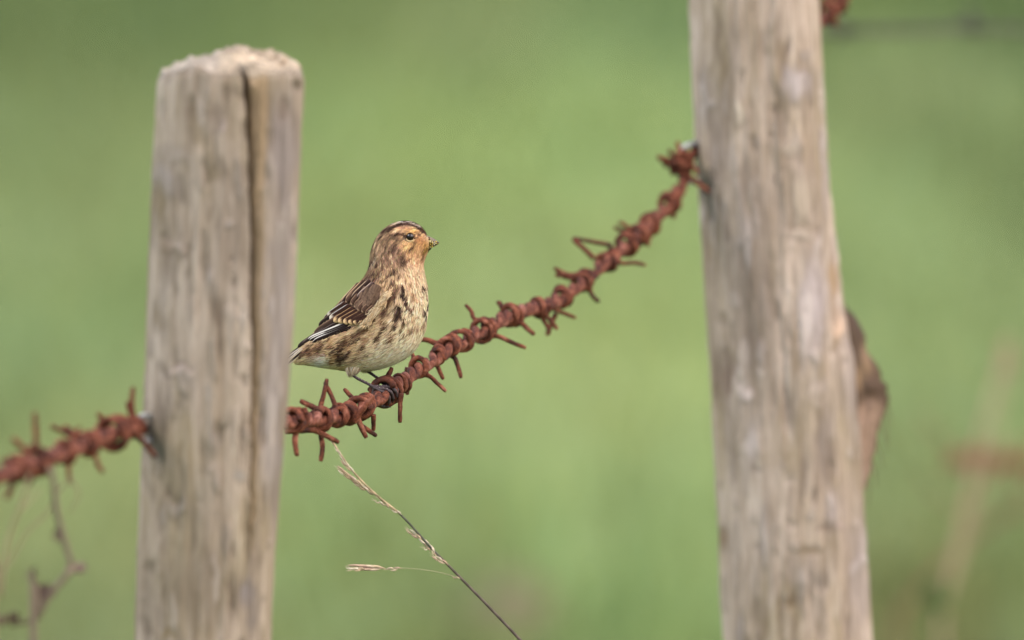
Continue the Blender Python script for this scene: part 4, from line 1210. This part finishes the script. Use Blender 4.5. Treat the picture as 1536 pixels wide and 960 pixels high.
# --- bill
def bill_half(name, cx0, cy0, tip, h, w, curve, c0, c1, crumbs=None):
    n = 18
    u = np.linspace(0, 1, n)
    x = cx0 + (tip[0] - cx0) * u; y = cy0 + (tip[1] - cy0) * u + curve * np.sin(np.pi * u)
    hh_ = h / 2 * (1 - u) ** 0.85 + 0.25; ww = w / 2 * (1 - u) ** 0.8 + 0.25
    a = np.linspace(0, 2 * np.pi, 20, endpoint=False)
    X = x[:, None] + 0 * a; Y = y[:, None] + hh_[:, None] * np.sin(a); Q = ww[:, None] * np.cos(a)
    nz = 0.5 * fbm(X * .5, Y * .5, Q * .4, 15)
    Y = Y + nz * (1 - u)[:, None]
    c = np.array(c0, float) * (1 - u)[:, None, None] + np.array(c1, float) * u[:, None, None] + 14 * fbm(X * .6, Y * .6, Q * .5, 19)[..., None]
    mb = MB(); mb.grid(BP(X, Y, Q), alb(np.clip(c, 10, 250)), wrap=True, cap=True)
    return mb.build(name, M_horn, bird, foot, colors=True)
bill_half("upper_bill", 638.5, 360.2, (659.5, 364.3), 14.5, 13, -1.0, (150, 130, 96), (92, 78, 70))
bill_half("lower_bill", 638.5, 369, (657.5, 366.0), 11.0, 12, 0.6, (92, 76, 44), (66, 52, 44))
mb = MB()
for k in range(170):
    f = random.random() ** 1.2
    x = 643 + 13 * f + random.gauss(0, 0.8); y = 362 + 2.6 * f + random.gauss(3.4, 3.4) * (1 - f)
    q = (7.0 * (1 - f) + 0.8) * random.uniform(0.5, 1.1)
    r = random.uniform(0.6, 1.5)
    c = random.choice([(206, 180, 70), (150, 128, 50), (226, 208, 140), (84, 66, 36), (62, 46, 36), (58, 42, 34), (236, 226, 190), (110, 92, 44), (96, 74, 40)])
    cen = np.array((x, y, q)); dirv = unit(np.array((random.gauss(0, 1), random.gauss(0, 1), random.gauss(0, .5))))
    pts = cen + np.outer(np.linspace(-1, 1, 5), dirv) * r * 1.3
    mb.tube(BP(pts[:, 0], pts[:, 1], pts[:, 2]), np.array([0.3, 0.85, 1, 0.8, 0.3]) * r * U, 6, 0.3, k, col=alb(c))
for (x, y, r) in ((641.5, 376.5, 1.3), (643.5, 375, 1.5), (645.2, 374, 1.2), (646, 372.6, 1.0), (642.5, 378, 0.9)):
    pts = np.array([(x - r, y + .4, 2), (x, y, 2.5), (x + r, y - .5, 2)])
    mb.tube(BP(pts[:, 0], pts[:, 1], pts[:, 2]), np.array([0.5, 1, 0.5]) * r * U, 6, 0.4, 3, col=alb((88, 72, 44)))
o = mb.build("seed_crumbs", M_col, bird, foot, colors=True); o["kind"] = "stuff"

# --- legs and feet
LEGC = (62, 46, 49); LEGL = (142, 124, 126)
def leg(tarsus, toes, label=None):
    mb = MB()
    a = np.array(tarsus, float)
    pts = catmull(a, 18)
    mb.tube(BP(pts[:, 0], pts[:, 1], pts[:, 2]), np.interp(np.linspace(0, 1, 18), [0, .15, .8, 1], [2.5, 2.2, 2.2, 3.1]) * U, 10, 0.12, 2, col=alb(LEGC))
    for k in range(8):                                         # scutes down the front of the shin, pale to paint in highlights
        p = pts[2 + 2 * k]; d = unit(pts[3 + 2 * k - (1 if k == 7 else 0)] - pts[1 + 2 * k])
        nvec = np.array((d[1], -d[0], 0)) * 1.1
        seg_ = np.array([p + nvec - d * 0.8 + (0, 0, 1.4), p + nvec * 1.25 + (0, 0, 1.5), p + nvec + d * 0.9 + (0, 0, 1.4)])
        mb.tube(BP(seg_[:, 0], seg_[:, 1], seg_[:, 2]), np.array([0.5, 0.9, 0.5]) * U, 6, col=alb(LEGL))
    lg = mb.build("leg", M_skin, bird, foot, colors=True)
    for tz in toes:
        mb = MB()
        ctrl = np.array(tz, float)
        pp = catmull(ctrl[:-1], 22)
        joint = 1 + 0.16 * np.cos(np.linspace(0, 6 * np.pi, 22))
        mb.tube(BP(pp[:, 0], pp[:, 1], pp[:, 2]), np.linspace(3.0, 2.2, 22) * joint * U, 10, 0.12, 4, col=alb(LEGC))
        for k in range(6):
            p = pp[2 + 3 * k]
            sg = np.array([p + (-0.9, -1.6, 1.2), p + (0.2, -1.9, 1.5), p + (1.2, -1.2, 1.2)])
            mb.tube(BP(sg[:, 0], sg[:, 1], sg[:, 2]), np.array([0.35, 0.7, 0.35]) * U, 6, col=alb((176, 160, 164)))  # toe highlights painted as pale ridges
        cl = catmull(np.array([pp[-2], (pp[-1] + ctrl[-1]) / 2 + (0.8, -0.8, 0.3), ctrl[-1]]), 9)
        mb.tube(BP(cl[:, 0], cl[:, 1], cl[:, 2]), np.linspace(1.5, 0.25, 9) * U, 8, col=alb((40, 33, 34)))
        mb.build("toe", M_skin, lg, foot, colors=True)
QF = 18
leg([(529, 562, 15), (537, 568, 16), (550, 574.5, 18), (562, 581, 20)],
    [[(561, 580, 20), (570, 583, 23), (580, 584, 25), (588, 590, 24), (590, 598, 20), (588, 606, 16)],
     [(561, 581, 20), (571, 586, 24), (579, 590, 26), (584, 597, 25), (584, 604, 21), (581, 610, 17)],
     [(562, 580, 19), (573, 580, 20), (585, 581, 22), (594, 587, 22), (596, 595, 18), (595, 602, 14)],
     [(562, 582, 19), (560, 590, 18), (563, 600, 18), (571, 607, 17), (577, 610, 16), (587, 612, 16)]])
leg([(546, 553, -14), (553, 558, -10), (562, 564, -4), (571, 571, 4)],
    [[(570, 570, 4), (580, 574, 12), (589, 581, 18), (593, 588, 18), (592, 597, 14)],
     [(571, 570, 2), (583, 572, 6), (592, 578, 12), (597, 586, 14), (597, 594, 10)],
     [(570, 571, 4), (578, 578, 14), (584, 585, 21), (587, 592, 22), (586, 599, 19)],
     [(570, 571, 0), (566, 578, -8), (570, 590, -12), (578, 597, -12), (586, 603, -10)]])

# ------------------------------------------------------------------ dry grass stalk hooked on the wire
def stalk():
    dS = wd(505) - 0.004
    pts = [(486, 646), (497, 660), (520, 695), (545, 724), (570, 747), (604, 775), (648, 823), (690, 866), (735, 912), (782, 962), (850, 1040), (930, 1200), (960, 1600), (965, 2300)]
    a = np.array(pts, float)
    dd = np.interp(a[:, 0], [486, 782, 965], [dS, dS + 0.05, dS + 0.09])
    w = P(a[:, 0], a[:, 1], dd)
    sc = np.maximum(w[:, 2], 0)
    w[:, 2] = sc
    base = w[-1]
    root = empty("dry_grass_stalk", base)
    tag(root, "thin dry seeding grass stalk slanting down to the right from under the wire", "grass stalk")
    path = catmull(w, 160)
    f = np.linspace(0, 1, 160)
    py = 480 - ((path - CAM) @ UP) / ((path - CAM) @ FWD) / K
    cols = np.where((py < 770)[:, None], alb((196, 172, 138)), np.where((py < 835)[:, None], alb((96, 96, 84)), alb((104, 92, 84))))
    cols = cols * (1 + 0.25 * np.sin(py * 0.35))[:, None]
    mb = MB(); mb.tube(path, np.interp(py, [640, 700, 800, 960, 2300], [1.3, 1.5, 1.7, 2.3, 2.8]) * U, 8, 0.1, 2, col=np.clip(cols, 0.01, 1))
    mb.build("stem", M_col, root, base, colors=True)
    depth = lambda x: float(np.interp(x, [486, 782], [dS, dS + 0.05])) - 0.0008
    def twig(pl_, r=0.7, c=(150, 140, 116)):
        a_ = np.array(pl_, float)
        w_ = P(a_[:, 0], a_[:, 1], np.array([depth(x) for x in a_[:, 0]]))
        mb_ = MB(); mb_.tube(catmull(w_, 24), np.linspace(r, r * .7, 24) * U, 6, col=alb(c)); mb_.build("side_branch", M_col, root, base, colors=True)
    twig([(570, 745), (548, 733), (524, 716), (506, 703)], 0.9, (170, 150, 120))
    twig([(690, 868), (672, 862), (648, 856.5), (613, 852.5), (590, 853)], 0.65, (168, 166, 130))
    def spikelet(x0, y0, x1, y1, wpx, seed):
        rs = random.Random(seed)
        d = depth(x0)
        b = P(x0, y0, d); t = P(x1, y1, d + rs.uniform(-.003, .003))
        mb_ = MB()
        L_ = np.linalg.norm(t - b); ax = unit(t - b)
        nrm = unit(np.cross(ax, FWD))
        k = max(2, int(L_ / U / 7))
        for i in range(k):                                   # overlapping husks
            f0 = i / k * 0.62
            s_ = 1 if i % 2 else -1
            p0 = b + (t - b) * f0
            p1 = p0 + (t - b) * min(0.5, 1 - f0) + nrm * s_ * wpx * 0.32 * U
            mid = (p0 + p1) / 2 + nrm * s_ * wpx * 0.26 * U - FWD * wpx * .12 * U
            c = np.array(rs.choice([(222, 200, 172), (206, 182, 150), (196, 166, 144), (232, 216, 192)]), float)
            cc = np.linspace(0.85, 1.08, 12)[:, None] * alb(c)
            mb_.tube(catmull([p0, mid, p1], 12), np.interp(np.linspace(0, 1, 12), [0, .35, .8, 1], [.3, 1, .6, .12]) * wpx * 0.46 * U, 7, 0.1, seed + i, col=cc, flat=0.7)
        for i in range(2):                                   # awns
            p0 = b + (t - b) * 0.7
            p1 = t + ax * rs.uniform(1, 6) * U + nrm * rs.uniform(-3, 3) * U
            mb_.tube(np.array([p0, (p0 + p1) / 2, p1]), np.array([.45, .35, .12]) * U, 4, col=alb((220, 200, 172)))
        mb_.build("spikelet", M_col, root, base, colors=True)
    for i, s_ in enumerate([(531, 710, 511, 688, 4.5), (543, 729, 519, 711, 5.5), (532, 722, 504, 700, 5.5), (553, 738, 530, 721, 5.5), (566, 746, 545, 730, 4.5), (583, 762, 565, 745, 5.0), (575, 757, 560, 749, 3.5), (602, 772, 585, 762, 4.0), (524, 703, 508, 678, 3.0), (512, 684, 498, 664, 2.6),
                            (652, 829, 628, 804, 6.0), (632, 810, 609, 792, 5.5), (645, 826, 634, 821, 3.5), (672, 848, 647, 832, 5.0), (648, 825, 655, 838, 3.0),
                            (578, 853, 519, 850, 6.5), (602, 853, 578, 854.5, 4.5), (548, 853.5, 524, 855, 4.0), (690, 868, 676, 864, 3.0)]):
        spikelet(*s_, 100 + i)
stalk()

# ------------------------------------------------------------------ withered stem caught on the wire at lower left
def stem_plant(name, label, branches, blobs, depth, colour, cat="dry plant", to_ground=True, group=None):
    a = np.array(branches[0][0], float)
    low = P(a[-1][0], a[-1][1], depth)
    base = np.array((low[0], low[1], 0.0))
    root = empty(name, base)
    tag(root, label, cat, group)
    for i, (pl_, r0, r1, c) in enumerate(branches):
        a_ = np.array(pl_, float)
        w_ = P(a_[:, 0], a_[:, 1], depth + (a_[:, 2] if a_.shape[1] > 2 else 0 * a_[:, 0]))
        if i == 0 and to_ground:
            w_ = np.vstack([w_, base + (w_[-1] - base) * 0.4 + np.array((0.01, 0, 0)), base])
        m_ = 30
        mb_ = MB(); mb_.tube(catmull(w_, m_), np.linspace(r0, r1, m_) * U, 8, 0.25, i, col=alb(c))
        mb_.build("stem" if i == 0 else "twig", M_col, root, base, colors=True)
    for i, (x, y, rx, ry, c, nm) in enumerate(blobs):
        mb_ = MB()
        cen = P(x, y, depth)
        for k in range(7):                                   # crumpled leaflets folded together
            an = random.uniform(0, 6.28)
            tipv = (RT * math.cos(an) * rx + UP * math.sin(an) * ry) * U + FWD * random.uniform(-6, 6) * U
            sidev = unit(np.cross(tipv, FWD + 0.3 * RT)) * 0.35 * np.linalg.norm(tipv)
            u_ = np.linspace(0, 1, 6); v_ = np.linspace(-1, 1, 4)
            prof = np.sin(np.pi * np.clip(u_ * 0.9 + 0.08, 0, 1))
            V = cen + u_[:, None, None] * tipv + (prof[:, None] * v_)[..., None] * sidev - (np.abs(v_)[None, :, None] * 2 * U) * FWD + (0.8 * U * np.sin(6 * u_))[:, None, None] * UP
            V2 = V + FWD * 0.5 * U
            mb_.grid(np.concatenate([V, V2[:, ::-1]], 1), np.broadcast_to(alb(c) * random.uniform(.8, 1.15), (6, 8, 3)), wrap=True, cap=True)
        mb_.build(nm, M_col, root, base, colors=True)
    return root
dP = 8.24
stem_plant("withered_weed", "withered brown weed with crumpled leaves hanging below the wire at lower left", [
    ([(74, 700, 0), (80, 722, 0), (84, 760, 0), (92, 795, 0), (100, 822, 0), (106, 850, 0), (92, 872, 0), (72, 896, 0), (58, 930, 0), (50, 985, 0)], 3.8, 4.8, (124, 110, 94)),
    ([(72, 892, 0), (58, 880, 0), (42, 866, 0), (36, 862, 0)], 2.2, 1.2, (124, 106, 92)),
    ([(84, 740, 0), (96, 728, 0), (108, 716, 0)], 1.8, 1.0, (132, 116, 96)),
    ([(96, 806, 0), (84, 812, 0), (78, 800, 0)], 1.6, 0.8, (132, 116, 96)),
    ([(86, 742, 0), (70, 770, 0), (40, 800, 0), (16, 842, 0), (-8, 870, 0)], 1.6, 1.2, (150, 134, 106)),
    ([(104, 716, 0), (118, 742, 0), (104, 770, 0)], 1.5, 0.9, (142, 124, 98)),
    ([(60, 925, 0), (34, 934, 0), (6, 930, 0), (-20, 944, 0)], 3.0, 2.4, (104, 92, 72)),
], [(114, 850, 15, 11, (172, 142, 134), "withered_leaf"), (66, 888, 18, 14, (112, 90, 84), "withered_leaf"), (88, 800, 8, 9, (128, 112, 96), "withered_leaf"), (12, 928, 22, 11, (100, 86, 68), "withered_leaf")], dP, None)
stem_plant("dry_bent_stem", "pale straw-coloured bent stem at the far left edge under the wire", [
    ([(44, 712, 0), (36, 745, 0), (22, 782, 0), (12, 812, 0), (6, 850, 0), (0, 900, 0), (-8, 990, 0)], 1.9, 2.6, (150, 134, 106)),
    ([(28, 766, 0), (44, 752, 0), (60, 734, 0)], 1.6, 0.9, (176, 160, 128)),
], [], 8.16, None)

# ------------------------------------------------------------------ things far beyond the right post
dF = 12.6
stem_plant("dead_dock_stem", "tall pale dead plant stem leaning right, far behind the taller post at right", [
    ([(1516, 505, 0), (1500, 560, 0), (1482, 620, 0), (1466, 680, 0), (1450, 760, 0), (1436, 820, 0), (1424, 880, 0), (1412, 980, 0)], 4.6, 5.4, (188, 164, 138)),
    ([(1462, 690, 0), (1440, 700, 0), (1424, 694, 0)], 5, 3, (150, 118, 92)),
    ([(1470, 660, 0), (1500, 690, 0), (1530, 740, 0)], 4, 3, (150, 124, 96)),
    ([(1446, 770, 0), (1400, 740, 0), (1372, 700, 0)], 3.5, 2, (150, 136, 100)),
    ([(1440, 810, 0), (1462, 740, 0), (1474, 700, 0), (1520, 668, 0), (1570, 660, 0)], 3.5, 3, (158, 116, 96)),
    ([(1426, 690, 0), (1470, 676, 0), (1510, 700, 0), (1560, 690, 0)], 5, 4, (146, 92, 74)),
    ([(1430, 870, 0), (1452, 800, 0), (1490, 700, 0), (1496, 620, 0), (1524, 560, 0)], 3.2, 2.6, (186, 164, 132)),
    ([(1380, 620, 0), (1410, 660, 0), (1452, 690, 0), (1500, 720, 0)], 2.6, 3.2, (150, 128, 98)),
], [(1506, 540, 26, 40, (182, 160, 128), "dry_leaf"), (1436, 700, 24, 18, (132, 96, 74), "dry_leaf")], dF, None)
stem_plant("slanting_dry_twig", "thin brown twig slanting up to the right edge below the rusty far wire", [
    ([(1580, 690, 0), (1536, 745, 0), (1496, 780, 0), (1450, 812, 0), (1410, 850, 0), (1370, 900, 0), (1340, 990, 0)], 7.0, 8.0, (128, 108, 78)),
    ([(1500, 776, 0), (1540, 770, 0), (1590, 760, 0)], 5, 3, (122, 102, 74)),
], [], dF + 0.2, None)
stem_plant("green_weed_tuft", "small dark green leafy weed among dry stems at lower right", [
    ([(1404, 884, 0), (1405, 930, 0), (1404, 990, 0)], 4, 5, (74, 104, 50)),
], [(1404, 886, 20, 28, (70, 108, 50), "green_leaf"), (1412, 900, 20, 26, (64, 104, 50), "green_leaf"), (1398, 896, 20, 26, (58, 98, 44), "green_leaf")], dF - 0.2, None)

def far_wire(name, label, pts, depth, mat, r, barbs):
    a = np.array(pts, float)
    w = P(a[:, 0], a[:, 1], a[:, 2])
    root = empty(name, w[0]); tag(root, label, "wire")
    c = catmull(w, 400)
    s = np.r_[0, np.cumsum(np.linalg.norm(np.diff(c, axis=0), axis=1))]
    T = unit(np.gradient(c, axis=0)); n = unit(np.cross(T, (0, 0, 1.0))); b = np.cross(n, T)
    for k in range(2):
        ph = 2 * np.pi * s / 0.04 + k * np.pi
        mb_ = MB(); mb_.tube(c + r * U * (n * np.cos(ph)[:, None] + b * np.sin(ph)[:, None]), r * U, 8, 0.15, k)
        mb_.build("strand", mat, root, w[0])
    rs = random.Random(5)
    for f in barbs:
        i = int(f * 399)
        mb_ = MB()
        aa = np.linspace(0, 4 * np.pi, 40)
        R_ = 2.6 * r * U
        mb_.tube(c[i] + R_ * (n[i] * np.cos(aa)[:, None] + b[i] * np.sin(aa)[:, None]) + T[i] * np.linspace(-.005, .005, 40)[:, None], r * .9 * U, 8, .2, i)
        for q in range(4):
            v = unit(n[i] * rs.gauss(0, 1) + b[i] * rs.gauss(0, 1) + T[i] * rs.gauss(0, .4))
            mb_.tube(np.array([c[i] + v * R_ * .9, c[i] + v * R_ * 2.2, c[i] + v * R_ * 3.6]), np.array([.9, .85, .6]) * r * U, 7, .2, q)
        mb_.build("barb", mat, root, w[0])
far_wire("rusty_wire", "blurred rusty barbed wire entering from the right edge far behind the taller post",
         [(1434, 692, 12.8), (1470, 691, 12.9), (1520, 693, 13.0), (1580, 695, 13.1), (1700, 700, 13.3)], 13, M_rust_far, 3.6, (0.02, 0.09, 0.16, 0.23, 0.30, 0.37, 0.45, 0.52, 0.62, 0.75, 0.9))
far_wire("grey_wire", "blurred dull grey wire crossing level at the top right corner",
         [(1200, 44, 11.4), (1280, 46, 11.45), (1380, 44, 11.5), (1470, 42, 11.55), (1560, 46, 11.6), (1700, 50, 11.7)], 11.5, colour_mat("dull_wire", .7, .3), 4.6, (0.17, 0.58))
for o in list(COL.objects):
    if o.name.startswith(("strand", "barb")) and o.type == 'MESH' and o.parent and o.parent.name == "grey_wire":
        if "Col" not in o.data.color_attributes:
            ca = o.data.color_attributes.new("Col", 'FLOAT_COLOR', 'POINT')
            ca.data.foreach_set("color", np.tile(np.r_[alb((84, 84, 70)), 1.0], len(o.data.vertices)))

# ------------------------------------------------------------------ molehill out in the field
def molehill():
    c = ground_at(764, 948)
    mb_ = MB()
    rr_, aa = np.meshgrid(np.linspace(1, 0, 14), np.linspace(0, 2 * np.pi, 40, endpoint=False), indexing='ij')
    X = c[0] + 0.085 * rr_ * np.cos(aa); Y = c[1] + 0.10 * rr_ * np.sin(aa)
    Z = 0.075 * (1 - rr_ ** 2) ** 1.1 - 0.01 + 0.02 * fbm(X * 40, Y * 40, X * 0, 4) * (rr_ < .98)
    mb_.grid(np.dstack([X, Y, Z]), np.broadcast_to(alb((116, 112, 84)), X.shape + (3,)), wrap=True)
    o = mb_.build("molehill", M_col, None, np.array((c[0], c[1], 0.0)), colors=True)
    tag(o, "small blurred dark grey molehill in the grass at the bottom beside the grass stalk", "molehill")
molehill()
